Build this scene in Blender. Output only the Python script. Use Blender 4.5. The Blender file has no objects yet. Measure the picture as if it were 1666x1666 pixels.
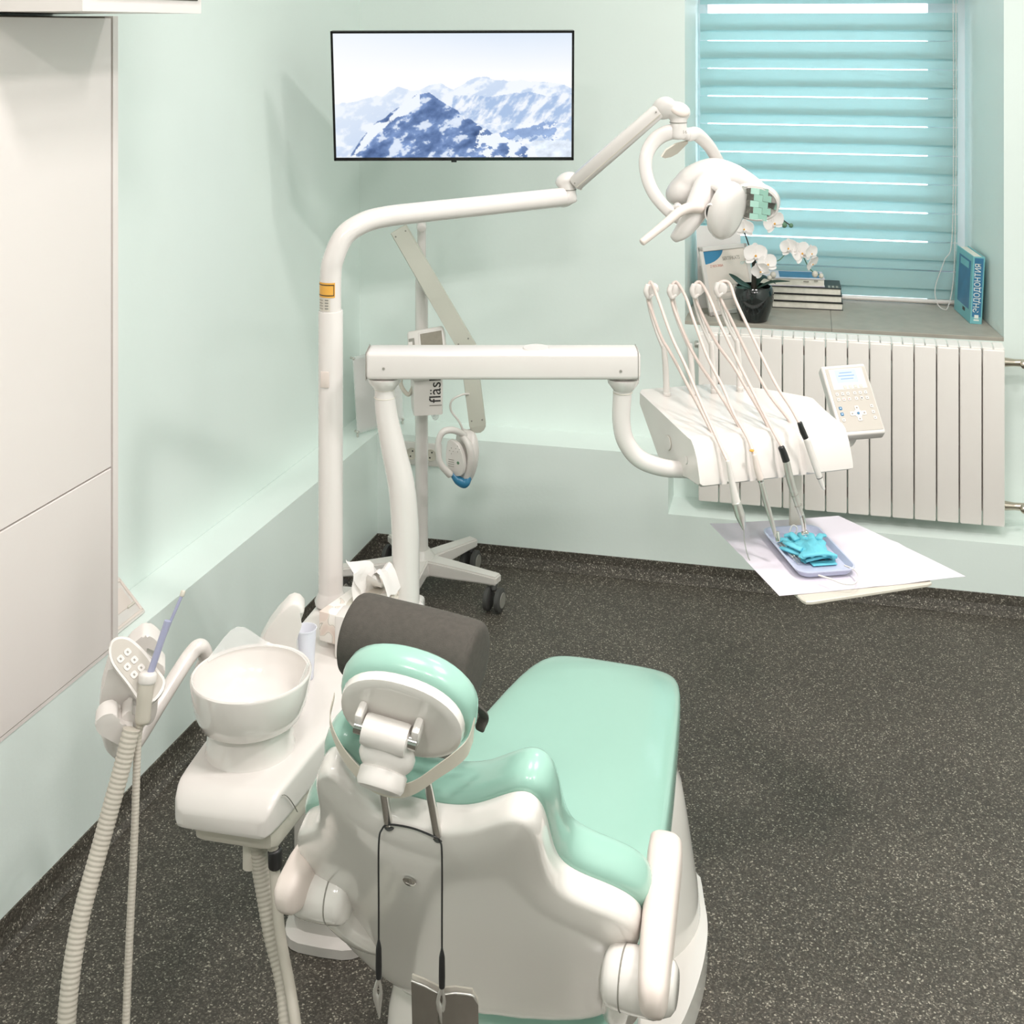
import bpy, bmesh, math, random
import numpy as np
from mathutils import Vector, Matrix, noise as mnoise
SC = bpy.context.scene
COL = SC.collection
random.seed(4)
V = Vector
PI = math.pi

# ------------------------------------------------------------------ camera, world, lights, exposure
EYE = 1.88                      # camera height
FPX, CX, CY = 2000.0, 850.0, 45.0   # focal length and principal point of the (shift) lens, 1666 px frame
cam_d = bpy.data.cameras.new('camera')
cam = bpy.data.objects.new('camera', cam_d)
COL.objects.link(cam)
cam.location = (0, 0, EYE)
cam.rotation_euler = (PI / 2, 0, 0)
cam_d.sensor_width = 36.0
cam_d.lens = FPX / 1666 * 36
cam_d.shift_x = -(CX - 833) / 1666
cam_d.shift_y = -(833 - CY) / 1666
cam_d.clip_start = 0.05
SC.camera = cam
SC.view_settings.view_transform = 'Standard'
SC.view_settings.look = 'None'
SC.view_settings.gamma = 1
SC.view_settings.use_curve_mapping = False
SC.view_settings.exposure = 0.40
SC.cycles.max_bounces = 10
SC.cycles.diffuse_bounces = 6
SC.cycles.transmission_bounces = 8
SC.cycles.transparent_max_bounces = 12

world = bpy.data.worlds.new('sky')
SC.world = world
world.use_nodes = True
bgn = world.node_tree.nodes['Background']
bgn.inputs[0].default_value = (0.80, 0.90, 1.0, 1)
bgn.inputs[1].default_value = 4.4

CEIL = 3.2
LAMP_SPOTS = [(0.0, 1.5, 18), (1.25, 1.5, 32), (0.95, 2.9, 13), (-0.65, -0.4, 24), (0.45, -0.7, 20), (1.6, -0.3, 20)]
def ceiling_lamp_light(x, y, power):
    d = bpy.data.lights.new('ceiling_light', 'AREA')
    d.shape = 'DISK'
    d.size = 0.09
    d.energy = power / 6
    d.color = (1.0, 0.93, 0.915)
    for i in range(3):
        for j in range(2):
            o = bpy.data.objects.new('ceiling_light', d)
            COL.objects.link(o)
            o.location = (x + (i - 1) * 0.13, y + (j - 0.5) * 0.13, CEIL - 0.035)
for s in LAMP_SPOTS:
    ceiling_lamp_light(*s)

# ------------------------------------------------------------------ photograph measurements -> room coordinates
def P(x, y, w):                 # pixel at depth w
    return V(((x - CX) / FPX * w, w, EYE - (y - CY) / FPX * w))
def Pz(x, y, z):                # pixel at height z
    return P(x, y, FPX * (EYE - z) / (y - CY))
L_ANG, B_ANG = math.atan(0.283), math.atan(0.232)      # the two walls are not quite square to each other
LV, LN = V((math.sin(L_ANG), math.cos(L_ANG), 0)), V((-math.cos(L_ANG), math.sin(L_ANG), 0))   # along / into left wall
BV, BN = V((math.cos(B_ANG), -math.sin(B_ANG), 0)), V((math.sin(B_ANG), math.cos(B_ANG), 0))   # along / into back wall
CORNER = V((-0.5217, 4.4207, 0))
UP = V((0, 0, 1))
def LW(s, d, z): return CORNER + LV * s + LN * d + UP * z
def BW(t, d, z): return CORNER + BV * t + BN * d + UP * z

# ------------------------------------------------------------------ materials
def srgb(r, g, b):
    f = lambda c: (c / 12.92 if c <= 0.04045 else ((c + 0.055) / 1.055) ** 2.4)
    return (f(r / 255), f(g / 255), f(b / 255), 1)
def mat(name, col, rough=0.5, metal=0.0, var=0.0, vscale=6.0, bump=0.0, bscale=200.0, coat=0.0, spec=0.5, trans=0.0, alpha=1.0, emit=None, estr=0.0, sss=0.0):
    m = bpy.data.materials.new(name)
    m.use_nodes = True
    nt = m.node_tree
    b = nt.nodes['Principled BSDF']
    b.inputs['Base Color'].default_value = col
    b.inputs['Roughness'].default_value = rough
    b.inputs['Metallic'].default_value = metal
    b.inputs['Coat Weight'].default_value = coat
    b.inputs['Coat Roughness'].default_value = 0.08
    b.inputs['Specular IOR Level'].default_value = spec
    b.inputs['Transmission Weight'].default_value = trans
    b.inputs['Alpha'].default_value = alpha
    if emit:
        b.inputs['Emission Color'].default_value = emit
        b.inputs['Emission Strength'].default_value = estr
    tc = nt.nodes.new('ShaderNodeTexCoord')
    if var:
        n = nt.nodes.new('ShaderNodeTexNoise')
        n.inputs['Scale'].default_value = vscale
        n.inputs['Detail'].default_value = 5
        nt.links.new(tc.outputs['Object'], n.inputs['Vector'])
        r = nt.nodes.new('ShaderNodeValToRGB')
        r.color_ramp.elements[0].position = 0.3
        r.color_ramp.elements[1].position = 0.7
        r.color_ramp.elements[0].color = tuple(c * (1 - var) for c in col[:3]) + (1,)
        r.color_ramp.elements[1].color = tuple(min(1, c * (1 + var)) for c in col[:3]) + (1,)
        nt.links.new(n.outputs['Fac'], r.inputs['Fac'])
        nt.links.new(r.outputs['Color'], b.inputs['Base Color'])
    if bump:
        n2 = nt.nodes.new('ShaderNodeTexNoise')
        n2.inputs['Scale'].default_value = bscale
        n2.inputs['Detail'].default_value = 3
        nt.links.new(tc.outputs['Object'], n2.inputs['Vector'])
        bp = nt.nodes.new('ShaderNodeBump')
        bp.inputs['Strength'].default_value = bump
        bp.inputs['Distance'].default_value = 0.002
        nt.links.new(n2.outputs['Fac'], bp.inputs['Height'])
        nt.links.new(bp.outputs['Normal'], b.inputs['Normal'])
    return m
M = {}
M['paint'] = mat('mint_wall_paint', srgb(231, 242, 237), 0.55, var=0.012, vscale=3, bump=0.12, bscale=90, spec=0.35)
M['ceiling'] = mat('white_ceiling_paint', srgb(246, 244, 242), 0.8)
M['plastic'] = mat('white_plastic', srgb(218, 213, 208), 0.28, var=0.008, vscale=9, coat=0.25)
M['shell'] = mat('glossy_white_shell', srgb(222, 218, 212), 0.16, var=0.008, vscale=5, coat=0.5)
M['lacquer'] = mat('white_lacquered_metal', srgb(219, 214, 210), 0.22, var=0.006, vscale=7, coat=0.3)
M['cabinet'] = mat('cream_cabinet_laminate', srgb(232, 225, 221), 0.42, var=0.01, vscale=2)
M['gap'] = mat('dark_joint', srgb(92, 84, 74), 0.8)
M['porcelain'] = mat('white_porcelain', srgb(222, 217, 212), 0.1, var=0.005, coat=0.6)
M['warmplastic'] = mat('warm_white_plastic', srgb(220, 208, 200), 0.4, var=0.01)
M['greyplastic'] = mat('pale_grey_plastic', srgb(206, 200, 188), 0.4, var=0.02)
M['greybar'] = mat('grey_painted_bar', srgb(196, 196, 184), 0.45, var=0.02)
M['mint'] = mat('mint_vinyl_upholstery', srgb(150, 190, 175), 0.24, var=0.015, vscale=4, coat=0.35, bump=0.03, bscale=500)
M['blackfabric'] = mat('charcoal_fabric', srgb(72, 68, 62), 0.85, var=0.12, vscale=120, bump=0.35, bscale=700)
M['black'] = mat('black_plastic', srgb(34, 34, 34), 0.35, var=0.05)
M['gloss_black'] = mat('black_gloss', srgb(22, 24, 25), 0.12, coat=0.5, var=0.05)
M['pot'] = mat('dark_glazed_ceramic', srgb(26, 30, 30), 0.10, coat=0.6, var=0.1)
M['soil'] = mat('dark_soil', srgb(48, 42, 36), 0.9, var=0.4, vscale=60, bump=0.8, bscale=120)
M['chrome'] = mat('chrome', srgb(215, 214, 210), 0.14, metal=1.0)
M['steel'] = mat('brushed_steel', srgb(205, 202, 196), 0.36, metal=0.75, var=0.03, vscale=40)
M['greyhose'] = mat('grey_ribbed_hose', srgb(186, 180, 168), 0.5, var=0.02)
M['beigehose'] = mat('beige_hose', srgb(214, 198, 190), 0.4, var=0.01)
M['tube_blue'] = mat('pale_blue_grey_tube', srgb(160, 162, 188), 0.35, var=0.02)
M['paper'] = mat('white_paper', srgb(216, 210, 218), 0.7, var=0.01, vscale=14)
M['tissue'] = mat('white_tissue', srgb(226, 222, 219), 0.8, var=0.01)
M['page'] = mat('book_pages', srgb(228, 224, 212), 0.8, var=0.08, vscale=60)
M['leaf'] = mat('dark_green_leaf', srgb(44, 66, 56), 0.35, var=0.15, vscale=20)
M['stem'] = mat('green_stem', srgb(96, 132, 104), 0.5, var=0.1)
M['darkstem'] = mat('dark_brown_stem', srgb(50, 46, 38), 0.6, var=0.1)
M['petal'] = mat('white_petal', srgb(240, 235, 232), 0.6, var=0.015)
M['yellow'] = mat('yellow_orange', srgb(226, 168, 72), 0.5, var=0.03)
M['blue'] = mat('blue_print', srgb(58, 128, 166), 0.5, var=0.05)
M['teal'] = mat('teal_blue_cloth', srgb(106, 194, 210), 0.6, var=0.04, vscale=30, bump=0.3, bscale=150)
M['tray'] = mat('pale_lilac_tray', srgb(192, 197, 218), 0.3, var=0.01, coat=0.2)
M['tilegrey'] = mat('grey_stone_tile', srgb(168, 163, 152), 0.5, var=0.07, vscale=18, bump=0.1, bscale=80)
M['brass'] = mat('nickel_valve', srgb(190, 180, 166), 0.3, metal=1.0, var=0.05)
M['olive'] = mat('taupe_fabric', srgb(92, 86, 78), 0.6, var=0.06, vscale=40)
M['darkgrey'] = mat('dark_grey_rubber', srgb(70, 70, 68), 0.6, var=0.05)
M['midgrey'] = mat('grey_plastic', srgb(140, 138, 130), 0.5, var=0.04)
M['lettergrey'] = mat('grey_print', srgb(150, 146, 138), 0.6)
M['letterred'] = mat('red_print', srgb(196, 128, 112), 0.6)
M['letterblack'] = mat('black_print', srgb(42, 40, 38), 0.6)
M['letterwhite'] = mat('white_print', srgb(232, 236, 228), 0.6)
M['lcd'] = mat('lcd_backlight', srgb(130, 146, 182), 0.4, emit=srgb(206, 222, 255), estr=0.52)
M['lcd_off'] = mat('grey_display', srgb(140, 134, 122), 0.25, var=0.05, vscale=80)
M['pad'] = mat('beige_keypad', srgb(184, 178, 168), 0.45, var=0.01)
M['mirror'] = mat('lamp_mirror', srgb(225, 230, 228), 0.03, metal=1.0)
M['led'] = mat('lamp_diffuser', srgb(255, 250, 240), 0.4, emit=srgb(255, 246, 232), estr=2.0)
M['strap'] = mat('translucent_beige_strap', srgb(226, 218, 204), 0.4, alpha=0.86, var=0.02)
M['clear'] = mat('clear_plastic', srgb(240, 240, 238), 0.12, alpha=0.30)
M['cup'] = mat('cloudy_plastic_cup', srgb(236, 237, 246), 0.3, alpha=0.62)
M['glass'] = mat('window_glass', (1, 1, 1, 1), 0.0, trans=1.0, spec=0.5)
M['acrylic'] = mat('frosted_acrylic', srgb(232, 234, 228), 0.25, alpha=0.9)
M['pvc'] = mat('white_window_frame', srgb(236, 238, 240), 0.35, var=0.01)
M['bookblue'] = mat('pale_teal_cover', srgb(120, 186, 192), 0.45, var=0.05, vscale=10)
M['booknavy'] = mat('steel_blue_print', srgb(58, 118, 156), 0.45, var=0.12, vscale=18)

def floor_mat():
    m = bpy.data.materials.new('speckled_charcoal_vinyl')
    m.use_nodes = True
    nt = m.node_tree
    b = nt.nodes['Principled BSDF']
    tc = nt.nodes.new('ShaderNodeTexCoord')
    v = nt.nodes.new('ShaderNodeTexVoronoi'); v.inputs['Scale'].default_value = 330
    nt.links.new(tc.outputs['Object'], v.inputs['Vector'])
    sep = nt.nodes.new('ShaderNodeSeparateColor'); nt.links.new(v.outputs['Color'], sep.inputs['Color'])
    r = nt.nodes.new('ShaderNodeValToRGB')
    r.color_ramp.interpolation = 'CONSTANT'
    e = r.color_ramp.elements
    e[0].position = 0; e[0].color = srgb(64, 60, 53)
    e[1].position = 0.40; e[1].color = srgb(79, 74, 66)
    for p, c in ((0.68, srgb(97, 92, 83)), (0.86, srgb(124, 118, 107)), (0.955, srgb(178, 172, 157))):
        x = e.new(p); x.color = c
    nt.links.new(sep.outputs['Red'], r.inputs['Fac'])
    n = nt.nodes.new('ShaderNodeTexNoise'); n.inputs['Scale'].default_value = 2.5; n.inputs['Detail'].default_value = 4
    nt.links.new(tc.outputs['Object'], n.inputs['Vector'])
    mx = nt.nodes.new('ShaderNodeMix'); mx.data_type = 'RGBA'; mx.blend_type = 'MULTIPLY'
    mx.inputs[0].default_value = 0.25
    nt.links.new(r.outputs['Color'], mx.inputs[6]); nt.links.new(n.outputs['Fac'], mx.inputs[7])
    nt.links.new(mx.outputs[2], b.inputs['Base Color'])
    b.inputs['Roughness'].default_value = 0.55
    bp = nt.nodes.new('ShaderNodeBump'); bp.inputs['Strength'].default_value = 0.15; bp.inputs['Distance'].default_value = 0.001
    nt.links.new(v.outputs['Distance'], bp.inputs['Height']); nt.links.new(bp.outputs['Normal'], b.inputs['Normal'])
    return m
M['floor'] = floor_mat()

def blind_mat():
    m = bpy.data.materials.new('turquoise_blind_fabric')
    m.use_nodes = True
    nt = m.node_tree
    nt.nodes.remove(nt.nodes['Principled BSDF'])
    out = nt.nodes['Material Output']
    d = nt.nodes.new('ShaderNodeBsdfDiffuse'); t = nt.nodes.new('ShaderNodeBsdfTranslucent')
    mx = nt.nodes.new('ShaderNodeMixShader'); mx.inputs[0].default_value = 0.5
    tc = nt.nodes.new('ShaderNodeTexCoord')
    n = nt.nodes.new('ShaderNodeTexNoise'); n.inputs['Scale'].default_value = 400
    nt.links.new(tc.outputs['Object'], n.inputs['Vector'])
    r = nt.nodes.new('ShaderNodeValToRGB')
    r.color_ramp.elements[0].color = srgb(196, 224, 224); r.color_ramp.elements[1].color = srgb(206, 230, 230)
    nt.links.new(n.outputs['Fac'], r.inputs['Fac'])
    nt.links.new(r.outputs['Color'], d.inputs['Color']); nt.links.new(r.outputs['Color'], t.inputs['Color'])
    nt.links.new(d.outputs[0], mx.inputs[1]); nt.links.new(t.outputs[0], mx.inputs[2])
    nt.links.new(mx.outputs[0], out.inputs['Surface'])
    return m
M['blind'] = blind_mat()

def floral_mat():
    m = mat('floral_printed_card', srgb(240, 236, 230), 0.6)
    nt = m.node_tree; b = nt.nodes['Principled BSDF']
    tc = nt.nodes.new('ShaderNodeTexCoord')
    w = nt.nodes.new('ShaderNodeTexNoise'); w.inputs['Scale'].default_value = 22; w.inputs['Distortion'].default_value = 1.6; w.inputs['Detail'].default_value = 1
    nt.links.new(tc.outputs['Object'], w.inputs['Vector'])
    r = nt.nodes.new('ShaderNodeValToRGB')
    e = r.color_ramp.elements
    e[0].position = 0.42; e[0].color = srgb(240, 236, 230)
    e[1].position = 0.62; e[1].color = srgb(226, 210, 200)
    x = e.new(0.50); x.color = srgb(236, 232, 224)
    x = e.new(0.515); x.color = srgb(176, 168, 158)
    x = e.new(0.53); x.color = srgb(234, 224, 214)
    nt.links.new(w.outputs['Fac'], r.inputs['Fac']); nt.links.new(r.outputs['Color'], b.inputs['Base Color'])
    return m
M['floral'] = floral_mat()

# ------------------------------------------------------------------ object helpers
WLOC = {}
def thing(name, label, cat, loc, group=None):
    o = bpy.data.objects.new(name, None)
    COL.objects.link(o)
    o.empty_display_size = 0.05
    o.location = loc
    WLOC[o] = V(loc)
    o['label'] = label; o['category'] = cat
    if group: o['group'] = group
    return o
def link(name, me, m, parent=None, label=None, smooth=35, kind=None, cat=None, group=None):
    co = [v.co for v in me.vertices]
    lo = V((min(c.x for c in co), min(c.y for c in co), min(c.z for c in co)))
    hi = V((max(c.x for c in co), max(c.y for c in co), max(c.z for c in co)))
    c = (lo + hi) / 2
    me.transform(Matrix.Translation(-c))
    if smooth:
        me.polygons.foreach_set('use_smooth', [True] * len(me.polygons))
        me.set_sharp_from_angle(angle=math.radians(smooth))
    me.name = name
    o = bpy.data.objects.new(name, me)
    COL.objects.link(o)
    if m and not me.materials: me.materials.append(m)
    WLOC[o] = c
    if parent:
        o.parent = parent
        o.location = c - WLOC[parent]
    else:
        o.location = c
    if label: o['label'] = label
    if kind: o['kind'] = kind
    if cat: o['category'] = cat
    if group: o['group'] = group
    return o
def me_from(verts, faces):
    me = bpy.data.meshes.new('m')
    me.from_pydata([tuple(v) for v in verts], [], faces)
    me.validate()
    return me
def bm_me(bm):
    bmesh.ops.recalc_face_normals(bm, faces=bm.faces)
    me = bpy.data.meshes.new('m')
    bm.to_mesh(me); bm.free()
    return me
def join_me(mes):
    bm = bmesh.new()
    for x in mes: bm.from_mesh(x)
    me = bpy.data.meshes.new('m')
    bm.to_mesh(me); bm.free()
    return me
def frame(o, x, y, z=None):
    x = V(x).normalized(); y = V(y); y = (y - x * y.dot(x)).normalized()
    z = x.cross(y)
    return Matrix(((x.x, y.x, z.x, o[0]), (x.y, y.y, z.y, o[1]), (x.z, y.z, z.z, o[2]), (0, 0, 0, 1)))
def box_me(size, mtx=None, bev=0.0, seg=2):
    bm = bmesh.new()
    bmesh.ops.create_cube(bm, size=1.0)
    bmesh.ops.scale(bm, vec=size, verts=bm.verts)
    if bev:
        bmesh.ops.bevel(bm, geom=bm.edges[:], offset=min(bev, min(size) * 0.49), segments=seg, profile=0.5, affect='EDGES')
    if mtx is not None: bmesh.ops.transform(bm, matrix=mtx, verts=bm.verts)
    return bm_me(bm)
def box(name, size, mtx, m, parent=None, bev=0.003, seg=2, **k):
    return link(name, box_me(size, mtx, bev, seg), m, parent, **k)
def catmull(pts, n=8):
    pts = [V(p) for p in pts]
    if len(pts) < 3: 
        return [pts[0].lerp(pts[-1], i / n) for i in range(n + 1)]
    q = [pts[0] * 2 - pts[1]] + pts + [pts[-1] * 2 - pts[-2]]
    out = []
    for i in range(1, len(q) - 2):
        p0, p1, p2, p3 = q[i - 1], q[i], q[i + 1], q[i + 2]
        for j in range(n):
            t = j / n
            out.append(0.5 * ((2 * p1) + (p2 - p0) * t + (2 * p0 - 5 * p1 + 4 * p2 - p3) * t * t + (3 * p1 - p0 - 3 * p2 + p3) * t ** 3))
    out.append(pts[-1])
    return out
def interp(vals, n):
    if not isinstance(vals, (list, tuple)): return [vals] * n
    xs = np.linspace(0, 1, len(vals))
    return list(np.interp(np.linspace(0, 1, n), xs, vals))
def resample(pts, step):
    d = [0]
    for a, b in zip(pts, pts[1:]): d.append(d[-1] + (b - a).length)
    n = max(2, int(d[-1] / step) + 1)
    s = np.linspace(0, d[-1], n)
    ar = np.array([tuple(p) for p in pts])
    return [V((np.interp(x, d, ar[:, 0]), np.interp(x, d, ar[:, 1]), np.interp(x, d, ar[:, 2]))) for x in s]
def tube_me(pts, rad, n=12, sm=8, caps=True, flat=None, upv=None, ribs=None, round_end=True):
    """sweep a circle (or a flat ellipse: flat=(a,b) multipliers) along the smoothed path"""
    if ribs:
        path = resample(catmull(pts, 24), ribs / 4)
    else:
        path = catmull(pts, sm) if sm else [V(p) for p in pts]
    k = len(path)
    r = interp(rad, k)
    if ribs: r = [x * (1.0 if i % 4 < 2 else 0.94) for i, x in enumerate(r)]
    T = [(path[min(i + 1, k - 1)] - path[max(i - 1, 0)]).normalized() for i in range(k)]
    u = V(upv) if upv else (UP if abs(T[0].z) < 0.9 else V((0, 1, 0)))
    rings = []
    N = (u - T[0] * u.dot(T[0])).normalized()
    seq = list(range(k))
    for i in seq:
        if upv: N = (V(upv) - T[i] * V(upv).dot(T[i])).normalized()
        else: N = (N - T[i] * N.dot(T[i])).normalized()
        B = T[i].cross(N)
        fa, fb = flat if flat else (1, 1)
        rings.append([path[i] + (B * math.cos(2 * PI * j / n) * fa + N * math.sin(2 * PI * j / n) * fb) * r[i] for j in range(n)])
    if caps and round_end and not ribs:
        def extra(ring, c, t, rr):
            return [[c + (p - c) * s + t * rr * h for p in ring] for s, h in ((0.92, 0.2), (0.7, 0.36))]
        rings = extra(rings[0], path[0], -T[0], r[0])[::-1] + rings + extra(rings[-1], path[-1], T[-1], r[-1])
    return skin_me(rings, caps)
def skin_me(rings, caps=True, closed=True):
    n = len(rings[0]); vs = [p for rg in rings for p in rg]; fs = []
    for i in range(len(rings) - 1):
        for j in range(n if closed else n - 1):
            a, b = i * n + j, i * n + (j + 1) % n
            fs.append((a, b, b + n, a + n))
    if caps and closed:
        fs.append(tuple(range(n))[::-1]); fs.append(tuple(range((len(rings) - 1) * n, len(rings) * n)))
    bm = bmesh.new(); bv = [bm.verts.new(v) for v in vs]
    for f in fs:
        try: bm.faces.new([bv[i] for i in f])
        except ValueError: pass
    return bm_me(bm)
def tube(name, pts, rad, m, parent=None, label=None, kind=None, cat=None, group=None, **k):
    return link(name, tube_me(pts, rad, **k), m, parent, label=label, kind=kind, cat=cat, group=group, smooth=50)
def lathe_me(prof, mtx=None, n=40, sx=1.0, sy=1.0):
    rings = [[V((r * math.cos(2 * PI * j / n) * sx, r * math.sin(2 * PI * j / n) * sy, z)) for j in range(n)] for r, z in prof]
    me = skin_me(rings, True)
    if mtx is not None: me.transform(mtx)
    return me
def lathe(name, prof, mtx, m, parent=None, n=40, sx=1.0, sy=1.0, smooth=40, **k):
    return link(name, lathe_me(prof, mtx, n, sx, sy), m, parent, smooth=smooth, **k)
def prism_me(outline, z0, z1, mtx=None, bev=0.0, seg=3):
    """2-D outline (x, y) extruded z0..z1, edges of both caps bevelled"""
    bm = bmesh.new()
    lo = [bm.verts.new((x, y, z0)) for x, y in outline]; hi = [bm.verts.new((x, y, z1)) for x, y in outline]
    n = len(outline)
    f0 = bm.faces.new(lo[::-1]); f1 = bm.faces.new(hi)
    for i in range(n): bm.faces.new((lo[i], lo[(i + 1) % n], hi[(i + 1) % n], hi[i]))
    if bev:
        ed = list({e for f in (f0, f1) for e in f.edges})
        bmesh.ops.bevel(bm, geom=ed, offset=bev, segments=seg, profile=0.5, affect='EDGES')
    bmesh.ops.triangulate(bm, faces=[f for f in bm.faces if len(f.verts) > 4])
    if mtx is not None: bmesh.ops.transform(bm, matrix=mtx, verts=bm.verts)
    return bm_me(bm)
def smooth2d(pts, n=6):
    q = [V((x, y, 0)) for x, y in pts]
    k = len(q); out = []
    for i in range(k):
        p0, p1, p2, p3 = q[i - 1], q[i], q[(i + 1) % k], q[(i + 2) % k]
        for j in range(n):
            t = j / n
            v = 0.5 * ((2 * p1) + (p2 - p0) * t + (2 * p0 - 5 * p1 + 4 * p2 - p3) * t * t + (3 * p1 - p0 - 3 * p2 + p3) * t ** 3)
            out.append((v.x, v.y))
    return out
def rrect(w, h, r, n=5, cx=0, cy=0):
    o = []
    for sx, sy, a0 in ((1, 1, 0), (-1, 1, 90), (-1, -1, 180), (1, -1, 270)):
        for i in range(n + 1):
            a = math.radians(a0 + 90 * i / n)
            o.append((cx + sx * (w / 2 - r) + r * math.cos(a), cy + sy * (h / 2 - r) + r * math.sin(a)))
    return o
def sring(c, x, y, hx, hy, p=2.5, n=24):
    """superellipse ring at c with half axes hx*x, hy*y"""
    out = []
    for j in range(n):
        a = 2 * PI * j / n
        ca, sa = math.cos(a), math.sin(a)
        out.append(V(c) + V(x) * (hx * math.copysign(abs(ca) ** (2 / p), ca)) + V(y) * (hy * math.copysign(abs(sa) ** (2 / p), sa)))
    return out
def ell_me(c, axes, n=24, m=14):
    bm = bmesh.new()
    bmesh.ops.create_uvsphere(bm, u_segments=n, v_segments=m, radius=1.0)
    ax = [V(a) for a in axes]
    for v in bm.verts:
        v.co = V(c) + ax[0] * v.co.x + ax[1] * v.co.y + ax[2] * v.co.z
    return bm_me(bm)
def blob(name, mes, m, parent=None, voxel=0.004, it=6, **k):
    """several solids fused into one smooth casting"""
    o = link(name, join_me(mes), m, parent, smooth=0, **k)
    r = o.modifiers.new('fuse', 'REMESH'); r.mode = 'VOXEL'; r.voxel_size = voxel; r.use_smooth_shade = True
    s = o.modifiers.new('soften', 'SMOOTH'); s.iterations = it; s.factor = 0.6
    dg = bpy.context.evaluated_depsgraph_get()
    me = bpy.data.meshes.new_from_object(o.evaluated_get(dg))
    o.modifiers.clear()
    old = o.data; o.data = me; bpy.data.meshes.remove(old)
    me.polygons.foreach_set('use_smooth', [True] * len(me.polygons))
    if not me.materials: me.materials.append(m)
    return o
def subd(o, lv=2):
    s = o.modifiers.new('sub', 'SUBSURF'); s.levels = lv; s.render_levels = lv
    return o
def text(name, body, size, mtx, m, parent=None, ext=0.0003, align='CENTER', sx=1.0, **k):
    c = bpy.data.curves.new('t', 'FONT')
    c.body = body; c.size = size; c.extrude = ext; c.align_x = align; c.align_y = 'CENTER'
    c.resolution_u = 3
    o = bpy.data.objects.new('t', c); COL.objects.link(o)
    dg = bpy.context.evaluated_depsgraph_get()
    me = bpy.data.meshes.new_from_object(o.evaluated_get(dg))
    bpy.data.objects.remove(o); bpy.data.curves.remove(c)
    me.materials.clear()
    me.transform(mtx @ Matrix.Diagonal((sx, 1, 1, 1)))
    return link(name, me, m, parent, smooth=0, **k)
def sheet_me(grid, thick=0.0):
    r, c = len(grid), len(grid[0])
    vs = [p for row in grid for p in row]
    fs = [(i * c + j, i * c + j + 1, (i + 1) * c + j + 1, (i + 1) * c + j) for i in range(r - 1) for j in range(c - 1)]
    me = me_from(vs, fs)
    if thick:
        bm = bmesh.new(); bm.from_mesh(me)
        bmesh.ops.recalc_face_normals(bm, faces=bm.faces)
        bmesh.ops.solidify(bm, geom=bm.faces[:], thickness=thick)
        me = bm_me(bm)
    return me
def struct(name, me, m, **k):
    return link(name, me, m, None, smooth=k.pop('smooth', 0), kind='structure', **k)
def quads(*qs):
    vs = []; fs = []
    for q in qs:
        fs.append(tuple(range(len(vs), len(vs) + len(q)))); vs += list(q)
    return me_from(vs, fs)
def dup(o, off, parent=None):
    c = o.copy(); COL.objects.link(c)
    c.location = o.location + V(off)
    if parent: c.parent = parent
    return c
def blk(fn, t0, t1, d0, d1, z0, z1):       # box aligned with a wall
    vs = [fn(t, d, z) for z in (z0, z1) for t, d in ((t0, d0), (t1, d0), (t1, d1), (t0, d1))]
    bm = bmesh.new(); bv = [bm.verts.new(v) for v in vs]
    for f in ((3, 2, 1, 0), (4, 5, 6, 7), (0, 1, 5, 4), (1, 2, 6, 5), (2, 3, 7, 6), (3, 0, 4, 7)): bm.faces.new([bv[i] for i in f])
    return bm_me(bm)

# ------------------------------------------------------------------ room shell
UD_L, UD_B = 0.14, 0.17            # how far the upper walls stand behind the lower ones
LEDGE = 0.424
REC_T, REC_Z = 1.045, 0.224        # radiator recess
WIN = dict(t0=1.085, t1=2.145, i0=1.072, i1=2.082, zb=0.845, zt=2.25, d=0.74)
TMAX, SMIN = 3.6, -9.2
fl = [LW(SMIN, 0.4, 0), LW(0.6, 0.4, 0), BW(TMAX, 0.4, 0), BW(TMAX, -6.4, 0)]
cx_ = [V((-3.6, -4.6, 0)), V((-3.6, 5.6, 0)), V((4.6, 5.6, 0)), V((4.6, -4.6, 0))]
floor = struct('floor', join_me([quads([p - UP * 0.0 for p in cx_])]), M['floor'])
struct('ceiling', quads([p + UP * CEIL for p in cx_][::-1]), M['ceiling'])
struct('wall_left', join_me([blk(LW, SMIN, 0.12, 0.0, 0.5, 0, LEDGE - .0006), blk(LW, SMIN, 0.3, UD_L, 0.5, LEDGE, CEIL)]), M['paint'])
def wall_back():
    W = WIN
    ms = [blk(BW, -0.2, REC_T, 0.0, 0.9, 0, LEDGE),                    # dado with ledge
          blk(BW, REC_T, TMAX, 0.0, 0.9, 0, REC_Z),                   # low dado under the radiator
          blk(BW, REC_T, TMAX, UD_B, 0.9, REC_Z, LEDGE),
          blk(BW, -0.25, W['t0'], UD_B, 0.9, LEDGE, CEIL),
          blk(BW, W['t0'], W['t1'], UD_B, 0.9, LEDGE, W['zb'] - .012),
          blk(BW, W['t1'], TMAX, UD_B, 0.9, LEDGE, CEIL),
          blk(BW, W['t0'], W['t1'], UD_B, 0.9, W['zt'], CEIL)]
    for a, b in ((W['t0'], W['i0']), (W['t1'], W['i1'])):               # splayed reveals
        vs = [BW(a, UD_B, z) for z in (W['zb'], W['zt'])] + [BW(b, W['d'], z) for z in (W['zt'], W['zb'])] + [BW(a, W['d'], z) for z in (W['zb'], W['zt'])]
        ms.append(me_from(vs, [(0, 1, 2, 3), (0, 3, 4), (1, 5, 2), (3, 2, 5, 4)]))
    return join_me(ms)
struct('wall_back', wall_back(), M['paint'])
struct('wall_right', blk(lambda t, d, z: BW(TMAX, 0, 0) + BN * t + BV * d + UP * z, -9.5, 0.5, 0, 0.3, 0, CEIL), M['paint'])
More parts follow.
